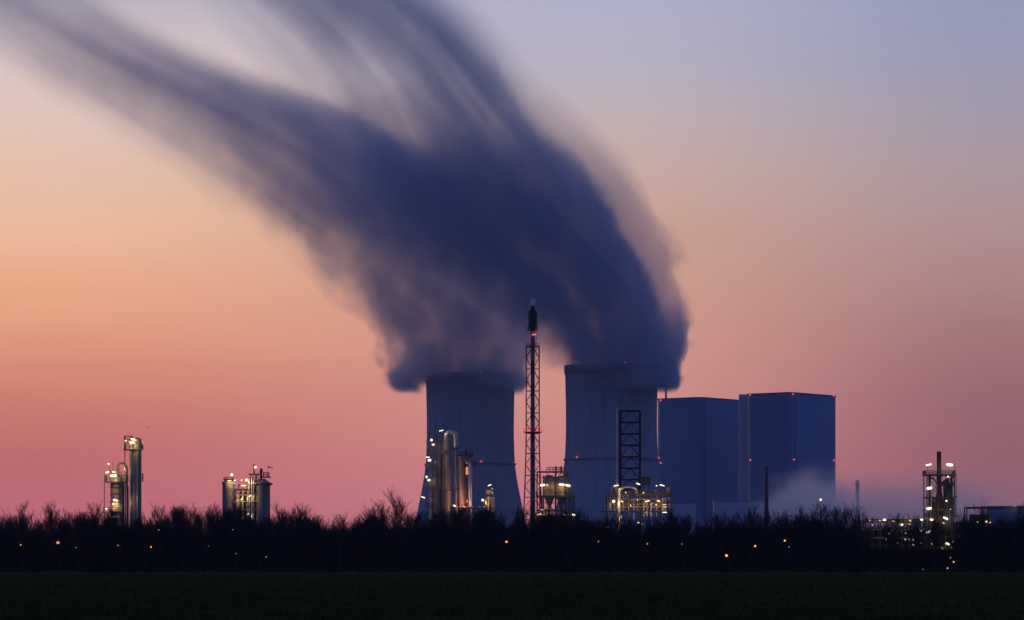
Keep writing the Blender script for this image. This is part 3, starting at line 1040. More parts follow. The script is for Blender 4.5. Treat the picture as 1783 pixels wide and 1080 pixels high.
# ------------------------------------------------------------------ framed hopper unit right of the flare mast
def hopper_unit():
    D = 960.0
    k = D / F
    X = lambda px: (px - CX) * k
    Z = lambda py: EYE + (HZ - py) * k
    f = thing('support_structure', 'open steel frame round two hoppers, right beside the flare mast', 'steel frame', (X(966), D, 0))
    mb = MB()
    for px in (935.5, 968, 987):
        for dy in (-3.2, 3.2):
            mb.bar((X(px), D + dy, 0), (X(px), D + dy, Z(822)), 0.17)
    for px in (944, 999.5):
        for dy in (-3.2, 3.2):
            mb.bar((X(px), D + dy, 0), (X(px), D + dy, Z(864)), 0.15)
    for dy in (-3.2, 3.2):
        mb.bar((X(935), D + dy, Z(822)), (X(987.5), D + dy, Z(822)), 0.2)
        mb.bar((X(935), D + dy, Z(888.5)), (X(996), D + dy, Z(888.5)), 0.16)
        mb.bar((X(950), D + dy, Z(864)), (X(962), D + dy, Z(888)), 0.12)
        mb.bar((X(977), D + dy, Z(864)), (X(968), D + dy, Z(888)), 0.12)
    for px in (935.5, 968, 987):
        mb.bar((X(px), D - 3.2, Z(822)), (X(px), D + 3.2, Z(822)), 0.17)
    mb.build('frame', M['steel'], f)
    MB().box((X(966), D, Z(864.5)), (66 * k, 7.0, 0.55)).build('deck', M['steel'], f)
    MB().rect_rail(X(934), X(999), D - 3.5, D + 3.5, Z(864), 1.2, 0.05, 1.4).build('railing', M['steel'], f)
    MB().box((X(966), D, Z(889)), (60 * k, 7.0, 0.3)).build('lower_deck', M['steel'], f)
    MB().rect_rail(X(952), X(984), D - 2.4, D + 2.4, Z(821), 7 * k, 0.06, 0.9).build('top_railing', M['steel'], f)
    MB().tube([(X(988), D - 3, Z(824)), (X(993), D - 3, Z(826)), (X(991), D - 3, Z(838)), (X(989), D - 3, Z(846))], 0.11, 6).build('hose', M['steel'], f)
    for px, y0, y1 in ((940, 905, 824), (946.5, 890, 828), (967, 905, 824), (984.5, 905, 828), (991, 905, 848), (995.5, 905, 868)):
        MB().tube([(X(px), D + 1.5, Z(y0)), (X(px), D + 1.5, Z(y1))], 0.2, 8).build('pipe', M['steel'], f, True)
    for py in (832, 853, 876):
        MB().tube([(X(936), D - 2.9, Z(py)), (X(987), D - 2.9, Z(py))], 0.11, 6).build('pipe', M['steel'], f, True)
    mb = MB()
    ladder(mb, X(990.5), D - 3.4, Z(889), Z(826), 0.6, 0.06)
    mb.build('ladder', M['steel'], f)
    MB().box((X(966), D + 2.6, Z(897) / 2), (50 * k, 1.0, Z(897))).build('base_wall', M['black'], f)
    for px in (968, 977):
        MB().lathe(X(px), D, [(1.6 * k, Z(826)), (1.6 * k, Z(816)), (2.0 * k, Z(815)), (1.2 * k, Z(812))], 12).build('filter_vent', M['steel'], f)
    lamp(f, 944.5, 845.5, D, 10, 4.0, 'white', 170, 0.1, -3.6)
    lamp(f, 977.5, 844.5, D, 11, 3.4, 'white', 200, -0.05, -3.6)
    lamp(f, 988.5, 846, D, 10, 3.8, 'white', 120, -0.15, -3.6)
    lamp(f, 952.5, 845, D, 3, 3.2, 'warm', 0, 0, -3.6)
    lamp(f, 939, 896.3, D, 9, 2.8, 'white', 40, 0.12, -3.6)
    lamp(f, 948.5, 896.5, D, 9, 2.6, 'white', 40, 0.2, -3.6)
    lamp(f, 982.5, 896.5, D, 5, 2.2, 'white', 30, -0.3, -3.6)
    lamp(f, 998.5, 897, D, 7, 3.0, 'white', 40, -0.15, -3.6)
    lamp(f, 944.5, 888.3, D, 6, 1.4, 'white', 30, -0.15, -3.6)
    lamp(f, 989.5, 896.5, D, 1.5, 3.5, 'dim', 0, 0, -3.6)
    for cxp, r, ytop, lab in ((956.5, 9.6, 828, 'left steel hopper inside the frame by the flare mast'), (977, 8.8, 829, 'right steel hopper inside the frame by the flare mast')):
        h = thing('hopper', lab, 'hopper', (X(cxp), D, Z(888)))
        MB().lathe(X(cxp), D, [(1.4 * k, Z(886)), (r * k, Z(865)), (r * k, Z(846)), (r * k + 0.05, Z(845.6)), (r * k, Z(845)), (r * k, Z(ytop + 4)), (r * 0.7 * k, Z(ytop)), (0.1, Z(ytop - 1))], 28).build('shell', M['vessel'], h, True)
        MB().tube([(X(cxp - 3), D - 1.2, Z(ytop + 1)), (X(cxp - 3), D - 1.2, Z(822))], 0.14, 8).build('feed_pipe', M['silver'], h)
        MB().tube([(X(cxp), D, Z(886)), (X(cxp), D, Z(898))], 0.2, 8).build('outlet', M['steel'], h)


hopper_unit()


# ------------------------------------------------------------------ process skid with lattice frame
def skid():
    D = 920.0
    k = D / F
    X = lambda px: (px - CX) * k
    Z = lambda py: EYE + (HZ - py) * k
    t = thing('lattice_frame', 'tall black open lattice frame before the right cooling tower', 'lattice tower', (X(1097), D + 2, 0))
    ys = [715, 735, 755, 775, 795, 815, 835, 852]
    mb = MB()
    x0, x1 = X(1079), X(1113.5)
    w2 = (x1 - x0)
    cs = [(x0, D), (x1, D), (x1 + 3.0 * k, D + w2 * 0.9), (x0 + 3.0 * k, D + w2 * 0.9)]
    for (x, y) in cs:
        mb.bar((x, y, 0), (x, y, Z(715)), 0.21)
    for j, py in enumerate(ys):
        for i in range(4):
            a, b = cs[i], cs[(i + 1) % 4]
            mb.bar((a[0], a[1], Z(py)), (b[0], b[1], Z(py)), 0.17)
            if j + 1 < len(ys):
                m_ = ((a[0] + b[0]) / 2, (a[1] + b[1]) / 2)
                mb.bar((m_[0], m_[1], Z(py)), (a[0], a[1], Z(ys[j + 1])), 0.08)
                mb.bar((m_[0], m_[1], Z(py)), (b[0], b[1], Z(ys[j + 1])), 0.08)
    mb.build('lattice', M['black'], t)
    MB().tube([(X(1074.3), D - 1, 0), (X(1074.3), D - 1, Z(711))], 1.35 * k, 12).build('silver_pipe', M['silver'], t, True)
    for py in (735, 775, 815):
        MB().bar((X(1074), D - 0.8, Z(py)), (X(1079), D, Z(py)), 0.08).build('clamp', M['steel'], t)
    # process skid
    s = thing('process_skid', 'long lamp-lit steel process deck full of pipes at the foot of the lattice frame', 'process unit', (X(1113), D - 4, 0))
    Ds = D - 4
    mb = MB()
    for px in (1056, 1074, 1092, 1112, 1130, 1150, 1169.5):
        for dy in (-4, 3):
            mb.bar((X(px), Ds + dy, 0), (X(px), Ds + dy, Z(862 if px < 1150 else 876)), 0.15)
    for dy in (-4, 3):
        mb.bar((X(1056), Ds + dy, Z(862.5)), (X(1168), Ds + dy, Z(862.5)), 0.2)
        mb.bar((X(1056), Ds + dy, Z(876)), (X(1170), Ds + dy, Z(876)), 0.13)
        mb.bar((X(1046), Ds + dy, Z(891)), (X(1170), Ds + dy, Z(891)), 0.17)
        mb.bar((X(1056), Ds + dy, Z(862)), (X(1074), Ds + dy, Z(891)), 0.09)
        mb.bar((X(1150), Ds + dy, Z(876)), (X(1169), Ds + dy, Z(891)), 0.09)
    mb.build('frame', M['steel'], s)
    MB().box((X(1112), Ds - 0.5, Z(862)), (114 * k, 7.2, 0.4)).build('deck', M['steel'], s)
    MB().rect_rail(X(1056), X(1168), Ds - 4.1, Ds + 3.1, Z(861.5), 1.2, 0.05, 1.3).build('railing', M['steel'], s)
    MB().box((X(1112), Ds - 0.5, Z(891)), (114 * k, 7.0, 0.3)).build('lower_deck', M['steel'], s)
    # pipe work
    MB().tube(arch(X(1076.5), X(1107), Ds - 3, Z(900), Z(856), 6.5 * k, Z(864), 12), 2.0 * k, 12).build('hooped_pipe', M['silver'], s, True)
    MB().tube([(X(1076), Ds - 4.6, 0), (X(1076), Ds - 4.6, Z(858)), (X(1077.5), Ds - 4.6, Z(853)), (X(1082), Ds - 4.6, Z(851))], 2.1 * k, 12).build('riser', M['silver'], s, True)
    MB().tube(arch(X(1062), X(1072), Ds - 2.6, Z(888), Z(857), 8 * k, Z(870), 10), 1.6 * k, 10).build('hooped_pipe', M['vessel'], s, True)
    rr_ = random.Random(11)
    for i in range(13):
        px = 1060 + i * 8.2 + rr_.uniform(-2, 2)
        y0 = rr_.choice((891, 900, 905))
        y1 = rr_.choice((864, 868, 872, 877))
        pts = [(X(px), Ds - 3.2 + rr_.uniform(-.5, .8), Z(y0)), (X(px), Ds - 3.0, Z(y1))]
        if rr_.random() < 0.6:
            pts.append((X(px + rr_.choice((-1, 1)) * 6), Ds - 3.0, Z(y1 - 1)))
        MB().tube(pts, rr_.uniform(0.12, 0.28), 8).build('pipe', M[rr_.choice(('silver', 'vessel'))], s, True)
    for py, rr2 in ((870, .25), (879, .18), (884, .28)):
        MB().tube([(X(1078), Ds - 2.2, Z(py)), (X(1166), Ds - 2.2, Z(py))], rr2, 8).build('header', M['vessel'], s, True)
    for px, hw, ya, yb in ((1098, 5, 888, 868), (1123, 5.5, 888, 866), (1144, 5, 889, 868)):
        MB().lathe(X(px), Ds - 1, [(hw * .5 * k, Z(ya)), (hw * k, Z(ya - 2)), (hw * k, Z(yb + 2)), (hw * .5 * k, Z(yb))], 16).build('vessel', M['tank'], s, True)
    MB().box((X(1123.5), Ds - 1, Z(838)), (15 * k, 2.6, 13.5 * k)).build('header_tank', M['black'], s)
    for px in (1118, 1129):
        MB().bar((X(px), Ds - 1, Z(845)), (X(px), Ds - 1, Z(862)), 0.17).build('tank_leg', M['steel'], s)
    vs_ = MB().lathe(X(1163.5), Ds - 1, [(4.5 * k, Z(862)), (4.8 * k, Z(861)), (4.8 * k, Z(850)), (4.4 * k, Z(849))], 18).build('drum', M['vessel'], s, True)
    MB().lathe(X(1140), Ds - 1, [(2.6 * k, Z(862)), (2.8 * k, Z(861)), (2.8 * k, Z(854)), (1.4 * k, Z(853))], 14).build('drum', M['vessel'], s, True)
    for px, py, wv, hv, mm, pw, tl in ((1072, 846.5, 9, 1.8, 'white', 60, 0.12), (1110, 843.5, 8, 1.9, 'white', 60, -0.3), (1151.5, 846, 9, 1.7, 'white', 40, -0.25), (1142, 846.7, 2.6, 2.2, 'white', 30, 0),
                                       (1067.5, 873.8, 5.4, 5.2, 'white', 160, 0), (1082, 874, 5, 1.6, 'white', 60, -0.4), (1126, 873.5, 9, 1.6, 'white', 70, 0.25), (1145.5, 873.3, 6, 1.8, 'white', 70, -0.4),
                                       (1119, 858.8, 3, 2.4, 'warm', 50, 0), (1088.5, 858.5, 2.6, 2.2, 'warm', 50, 0), (1108.5, 871, 2.4, 2.0, 'warm', 40, 0), (1141, 880, 2.2, 3.2, 'warm', 40, 0),
                                       (1156, 879.5, 5, 1.6, 'warm', 90, 0), (1156.5, 883.5, 6, 1.2, 'warm', 0, 0.1), (1156, 892.8, 8, 1.5, 'white', 50, 0), (1124, 892.5, 3.5, 1.4, 'dim', 30, 0.5),
                                       (1131, 893.5, 2, 1.6, 'dim', 30, 0), (1082, 910.8, 3, 1.7, 'white', 30, 0), (1110.5, 910.6, 4, 1.7, 'white', 30, 0), (1118, 913, 5, 1.0, 'dim', 0, 0), (1162, 911.5, 4, 1.4, 'dim', 0, -0.3),
                                       (1081, 901, 2, 5, 'warm', 60, 0), (1057, 919, 6, 1.6, 'white', 20, 0.05), (1097, 881, 2.0, 3.5, 'warm', 60, 0)):
        lamp(s, px, py, Ds, wv, hv, mm, pw, tl, -4.8)


skid()


# ------------------------------------------------------------------ right process tower
def right_tower():
    D = 760.0
    k = D / F
    X = lambda px: (px - CX) * k
    Z = lambda py: EYE + (HZ - py) * k
    t = thing('process_tower', 'lamp-lit steel frame tower with a central stack, at the right edge of the treeline', 'process tower', (X(1635), D, 0))
    mb = MB()
    for px in (1611.5, 1617, 1655, 1659.5):
        for dy in (-3, 3):
            mb.bar((X(px), D + dy, 0), (X(px), D + dy, Z(826)), 0.13)
    for py in (828, 867, 888, 912, 935, 955):
        for dy in (-3, 3):
            mb.bar((X(1609), D + dy, Z(py)), (X(1661), D + dy, Z(py)), 0.14)
        for px in (1611.5, 1659.5):
            mb.bar((X(px), D - 3, Z(py)), (X(px), D + 3, Z(py)), 0.12)
    for ya, yb in ((830, 866), (867, 888), (888, 912), (912, 935)):
        for dy in (-3, 3):
            mb.bar((X(1617), D + dy, Z(ya)), (X(1633), D + dy, Z((ya + yb) / 2)), 0.08)
            mb.bar((X(1633), D + dy, Z((ya + yb) / 2)), (X(1614), D + dy, Z(yb)), 0.08)
            mb.bar((X(1655), D + dy, Z(ya)), (X(1641), D + dy, Z((ya + yb) / 2)), 0.08)
            mb.bar((X(1641), D + dy, Z((ya + yb) / 2)), (X(1656), D + dy, Z(yb)), 0.08)
    mb.build('frame', M['steel'], t)
    MB().box((X(1635), D, Z(827.5)), (53 * k, 6.6, 0.35)).build('deck', M['steel'], t)
    MB().rect_rail(X(1609.5), X(1660.5), D - 3.2, D + 3.2, Z(827), 1.0, 0.05, 0.75).build('railing', M['steel'], t)
    MB().box((X(1622), D, Z(867)), (22 * k, 6.2, 0.25)).build('mid_deck', M['steel'], t)
    MB().lathe(X(1635), D, [(4.4 * k, 0), (4.4 * k, Z(826)), (3.9 * k, Z(824)), (3.9 * k, Z(788)), (4.2 * k, Z(787.8)), (4.2 * k, Z(786.5)), (3.6 * k, Z(786.5))], 20).build('stack', M['rust'], t, True)
    MB().lathe(X(1635), D - 0.3, [(7 * k, 0), (9 * k, Z(945)), (9 * k, Z(890)), (8 * k, Z(878)), (4.6 * k, Z(856))], 22).build('reactor', M['rust'], t, True)
    MB().lathe(X(1649), D + 0.5, [(5.6 * k, Z(890)), (6.2 * k, Z(886)), (6.2 * k, Z(846)), (4.5 * k, Z(840)), (2 * k, Z(835))], 18).build('cyclone', M['tank'], t, True)
    MB().tube([(X(1617.5), D - 1, Z(829)), (X(1617.5), D - 1, 0)], 0.3, 8).build('downpipe', M['steel'], t)
    MB().tube([(X(1617), D - 1, Z(836)), (X(1624), D - 1, Z(832)), (X(1632), D - 1, Z(846))], 0.2, 8).build('duct', M['steel'], t)
    mb = MB()
    for j, (ya, yb, xa, xb) in enumerate(((866, 877, 1619, 1628), (877, 888, 1628, 1619), (888, 900, 1619, 1628), (900, 912, 1628, 1619))):
        mb.bar((X(xa), D - 2.6, Z(ya)), (X(xb), D - 2.6, Z(yb)), 0.1)
        for i in range(7):
            mb.bar((X(xa + (xb - xa) * i / 6), D - 2.6, Z(ya + (yb - ya) * i / 6)), (X(xa + (xb - xa) * i / 6), D - 2.6, Z(ya + (yb - ya) * i / 6) + 1.0), 0.04)
    mb.build('stairs', M['steel'], t)
    MB().lathe(X(1626), D + 1, [(3.2 * k, 0), (3.2 * k, Z(880)), (2.4 * k, Z(876)), (1.0 * k, Z(872))], 16).build('drum', M['tank'], t, True)
    for px, y0, y1, rr_ in ((1621, 960, 872, .16), (1631, 960, 846, .2), (1642, 960, 838, .24), (1645, 960, 856, .14), (1653.5, 960, 834, .2), (1657, 960, 868, .16)):
        MB().tube([(X(px), D - 2.2, Z(y0)), (X(px), D - 2.2, Z(y1)), (X(px) + 0.9, D - 1.2, Z(y1) + 0.5)], rr_, 8).build('pipe', M['steel'], t, True)
    for py, x0, x1 in ((846, 1640, 1659), (878, 1638, 1659), (900, 1612, 1659), (924, 1612, 1659)):
        MB().box((X((x0 + x1) / 2), D, Z(py)), ((x1 - x0) * k, 5.6, 0.16)).build('landing', M['steel'], t)
        MB().rect_rail(X(x0), X(x1), D - 2.8, D + 2.8, Z(py), 1.0, 0.045, 0.9).build('railing', M['steel'], t)
    MB().tube([(X(1640), D - 1, Z(842)), (X(1646), D - 1, Z(836)), (X(1651), D - 1, Z(842)), (X(1651), D - 1, Z(852))], 0.34, 10).build('duct', M['steel'], t, True)
    mb = MB()
    ladder(mb, X(1660.5), D - 2.6, 3, Z(826), 0.6, 0.05)
    mb.build('ladder', M['steel'], t)
    for px in (1611.5, 1659.5):
        MB().bar((X(px), D - 3.2, Z(827)), (X(px), D - 3.2, Z(810)), 0.05).build('lamp_pole', M['steel'], t)
    for px, py, wv, hv, mm, pw, tl in ((1617, 809.5, 11, 3.0, 'white', 60, 0.22), (1653.5, 809.5, 13, 5.0, 'white', 110, -0.1), (1618, 850.3, 11, 4.6, 'white', 90, 0.18), (1617.5, 885.5, 11, 4.4, 'white', 90, 0.18),
                                       (1651, 830.3, 3.2, 2.8, 'white', 30, -0.3), (1648, 872.3, 3.2, 3.2, 'white', 40, 0), (1646.5, 902.5, 10, 3.4, 'white', 120, -0.4), (1605, 905.2, 6, 3.2, 'white', 30, -0.1),
                                       (1622, 905, 7.5, 3.4, 'white', 70, -0.1), (1655, 887, 2, 3, 'dim', 20, 0), (1617, 926.5, 11, 4.2, 'white', 90, 0.35), (1604, 924, 6, 3, 'cool', 30, 0.6), (1601, 946, 9, 3, 'white', 30, 0),
                                       (1622.3, 947.7, 4.6, 4.0, 'white', 40, 0.7), (1650, 947.3, 9, 3.6, 'white', 70, -0.35), (1659.5, 943.5, 3.2, 3.2, 'white', 20, 0), (1643, 911, 5, 1.2, 'warm', 50, -0.8), (1641, 955, 6, 1.2, 'dim', 0, -0.8), (1657.5, 953, 1.5, 4, 'dim', 0, 0), (1663.5, 959.5, 2.0, 2, 'cool', 0, 0)):
        lamp(t, px, py, D - 3.4, wv, hv, mm, pw * 0.55, tl, 0)
    # pipe rack to the left of it: a long low frame with many small lamps
    t = thing('pipe_rack', 'low pipe rack twinkling with small lamps, left of the right-hand process tower', 'pipe rack', (X(1560), D, 0))
    mb = MB()
    for px in range(1505, 1610, 13):
        for dy in (-2, 2):
            mb.bar((X(px), D + dy, 0), (X(px), D + dy, Z(904)), 0.12)
    for py in (905, 920, 935, 950):
        for dy in (-2, 2):
            mb.bar((X(1505), D + dy, Z(py)), (X(1609), D + dy, Z(py)), 0.13)
    mb.build('frame', M['steel'], t)
    for py, dy in ((907, -1), (909, 0.4), (922, -1), (937, -.6)):
        MB().tube([(X(1505), D + dy, Z(py)), (X(1609), D + dy, Z(py))], 0.2, 8).build('pipe', M['vessel'], t, True)
    for px, py, wv, hv, mm in ((1515, 906.5, 2.6, 2.4, 'dim'), (1532, 906.5, 3, 1.8, 'dim'), (1540, 905.3, 5, 2.6, 'white'), (1519, 914.5, 2.2, 2, 'dim'), (1555.5, 908, 5, 1.8, 'warm'), (1569.5, 913.8, 5.5, 2.8, 'white'), (1585.5, 906.5, 3.6, 2.6, 'warm'),
                               (1583, 913, 2.8, 2.2, 'warm'), (1548.5, 929.5, 3.2, 2.6, 'white'), (1560.5, 929, 3, 2, 'warm'), (1577, 928.5, 3, 1.8, 'dim'), (1585, 930.5, 3, 1.6, 'dim'), (1543.5, 939, 2.6, 2.2, 'dim'), (1576, 939.5, 3, 2, 'white'),
                               (1583, 939.5, 2.4, 1.8, 'white'), (1591, 940, 2.8, 2.4, 'white'), (1590.5, 949, 2.8, 2.4, 'white'), (1563, 945.5, 2.6, 1.8, 'dim'), (1607.5, 953.5, 2, 1.8, 'dim')):
        lamp(t, px, py, D - 2.6, wv * 1.35, hv * 1.35, mm, 10, 0)
    # framed rack and store at the far right
    t = thing('pipe_bridge', 'dark steel portal and pipe bridge right of the lamp-lit process tower', 'pipe bridge', (X(1690), D, 0))
    mb = MB()
    for px in (1681.5, 1723):
        for dy in (-2, 2):
            mb.bar((X(px), D + dy, 0), (X(px), D + dy, Z(883)), 0.16)
    for dy in (-2, 2):
        mb.bar((X(1681), D + dy, Z(884.5)), (X(1745), D + dy, Z(884.5)), 0.2)
        mb.bar((X(1660), D + dy, Z(910)), (X(1723), D + dy, Z(910)), 0.12)
        mb.bar((X(1660), D + dy, Z(914)), (X(1723), D + dy, Z(914)), 0.12)
    mb.build('frame', M['steel'], t)
    MB().box((X(1704), D, Z(905)), (30 * k, 3.0, 18 * k)).build('cabin', M['black'], t)
    for py in (911.5, 913):
        MB().tube([(X(1660), D - 0.5, Z(py)), (X(1723), D - 0.5, Z(py))], 0.16, 8).build('pipe', M['vessel'], t, True)
    for px, py, wv, hv, mm in ((1702, 909.5, 2.8, 2.6, 'white'), (1717, 908.5, 4.2, 3.6, 'white'), (1724, 910, 3, 1.6, 'warm'), (1721, 933.5, 4, 2.6, 'white')):
        lamp(t, px, py, D - 3, wv, hv, mm, 14, 0)
    for px, py in ((1673, 933.5), (1692, 933)):
        lamp(t, px, py, D - 3, 9, 1.4, 'cool', 0, 0.1)
    D3 = 1150.0
    k3 = D3 / F
    t = thing('storage_shed', 'long bluish flat shed behind bare trees at the right edge', 'shed', ((1780 - CX) * k3, D3, 0))
    zt_ = EYE + (HZ - 883) * k3
    MB().box(((1775 - CX) * k3, D3 + 10, zt_ / 2), (110 * k3, 20, zt_)).build('wall', M['blue'], t)
    MB().box(((1775 - CX) * k3, D3 + 10, zt_ + 0.2), (112 * k3, 20.6, 0.4)).build('roof', M['blue'], t)
    lamp(t, 1766.5, 881, D3, 3, 2.2, 'cool', 10, 0, -1)


right_tower()


# ------------------------------------------------------------------ things in the distance
def distant():
    D = 1500.0
    k = D / F
    X = lambda px: (px - CX) * k
    Z = lambda py: EYE + (HZ - py) * k
    t = thing('chimney', 'thin dark tapering chimney in front of the taller boiler house', 'chimney', (X(1334.5), D, 0))
    MB().lathe(X(1334.5), D, [(5.0 * k, 0), (4.2 * k, Z(900)), (3.0 * k, Z(850)), (1.8 * k, Z(815)), (1.8 * k, Z(813))], 18).build('shaft', M['steel'], t, True)
    MB().lathe(X(1334.5), D, [(1.2 * k, Z(813)), (2.1 * k, Z(813)), (2.1 * k, Z(811.6)), (1.2 * k, Z(811.6))], 14).build('cap', M['black'], t)
    D = 2760.0
    k = D / F
    t = thing('distant_column', 'faint grey column rising from the mist right of the boiler houses', 'process column', (X(1492), D, 0))
    k = D / F
    X2 = lambda px: (px - CX) * k
    Z2 = lambda py: EYE + (HZ - py) * k
    t.location.x = X2(1492)
    MB().lathe(X2(1493), D, [(3.2 * k, 0), (3.2 * k, Z2(842)), (1.5 * k, Z2(840))], 16).build('shell', M['tank'], t, True)
    MB().tube(arch(X2(1490.5), X2(1495), D - 1, Z2(870), Z2(839), 2.6 * k, Z2(852)), 0.45, 8).build('hooped_pipe', M['steel'], t, True)
    MB().box((X2(1489), D, Z2(842)), (6 * k, 3, 0.5)).build('platform', M['steel'], t)
    D = 2360.0
    k = D / F
    X2 = lambda px: (px - CX) * k
    Z2 = lambda py: EYE + (HZ - py) * k
    t = thing('street_lamp', 'single white lamp shining out of the ground mist by the taller boiler house', 'street lamp', (X2(1428.5), D, 0))
    MB().tube([(X2(1428.5), D, 0), (X2(1428.5), D, Z2(871))], [0.35, 0.2], 8).build('pole', M['steel'], t)
    lamp(t, 1428.8, 870.3, D, 4.6, 3.6, 'white', 300, 0, -0.6, 'lamp_head')


distant()


# ------------------------------------------------------------------ lamps glinting among the trees
def street_lamp(px, py, D, size, m, power, label, group=None, col=(1.0, 0.42, 0.14)):
    k = D / F
    x = (px - CX) * k
    z = EYE + (HZ - py) * k
    t = thing('street_lamp', label, 'street lamp', (x + 0.5, D, 0), group)
    MB().tube([(x + 0.5, D, 0), (x + 0.5, D, z + 0.05), (x + 0.35, D, z + 0.25), (x, D, z + 0.28)], [0.07, 0.05, 0.045, 0.04], 6).build('pole', M['black'], t)
    s = size * k * (0.75 if m in ('cool', 'dim') else 1.0)
    MB().lathe(x, D, [(0.08, z + s * 0.4 + 0.14), (s * 0.5, z + s * 0.4 + 0.03), (s * 0.5, z + s * 0.4)], 10).build('shade', M['black'], t)
    MB().sphere((x, D, z), s / 2, 10).build('bulb', M[m], t, True)
    if power:
        glow(t, (x, D - 0.5, z), power, col, 0.2)
    return t


LAMPS = [
    (101, 945, 5.0, 'orange', 60, 'brightest orange lamp in the trees at the far left'),
    (36, 949, 2.6, 'orange_dim', 10, 'weak red-orange lamp left of the bright orange one'),
    (132, 953.5, 1.8, 'cool', 0, 'tiny white lamp just right of the bright orange one'),
    (205.5, 950, 2.0, 'orange_dim', 3, 'tiny pinkish lamp below the far left columns'),
    (263, 952.5, 2.4, 'orange', 5, 'small orange point between the far left columns and the silo pair'),
    (276.5, 923, 2.2, 'cool', 0, 'pale lamp high in the hedge right of the far left columns'),
    (363, 951, 2.2, 'cool', 0, 'small white lamp low in the trees just left of the silos'),
    (405.5, 922.5, 2.6, 'cool', 0, 'pale lamp under the left silo'),
    (411, 964, 2.0, 'cool', 0, 'tiny white lamp low under the silos'),
    (463.5, 969.8, 2.4, 'dim', 0, 'tiny pale lamp lowest in the hedge right of the silos'),
    (588, 899, 3.0, 'dim', 8, 'pale lamp at treetop height between the silos and the tall columns'),
    (882, 943.5, 3.6, 'orange', 14, 'orange lamp in the trees left of the flare mast foot'),
    (1042, 943, 2.2, 'orange_dim', 3, 'tiny red lamp in the trees left of the process deck'),
    (1127, 947, 3.6, 'orange', 14, 'orange lamp in the trees under the process deck'),
    (1187, 947.5, 2.2, 'cool', 0, 'tiny white lamp right of the process deck'),
    (1265, 967.5, 4.6, 'orange', 40, 'large orange lamp low in the trees under the boiler houses'),
    (1315, 951, 3.4, 'orange', 12, 'orange lamp in the trees right of the large low one'),
    (1366.5, 941.5, 3.2, 'orange', 10, 'orange lamp in the trees under the ground mist'),
    (1374, 952.5, 2.2, 'cool', 0, 'tiny white lamp below the orange one under the mist'),
    (1655, 971.5, 2.4, 'dim', 2, 'tiny white lamp low under the right process tower'),
    (1660.5, 978.5, 2.8, 'orange', 4, 'tiny orange lamp low under the right process tower'),
    (1607.5, 992.0, 3.6, 'cool', 2, 'dim white ground lamp at the field edge left of the right process tower'),
    (1650, 989.5, 3.8, 'cool', 2, 'dim white ground lamp at the field edge under the right process tower'),
]
for px, py, sz_, m_, pw, lab in LAMPS:
    street_lamp(px, py, 606.5 if py < 985 else 604.5, sz_, m_, pw * 0.25, lab)


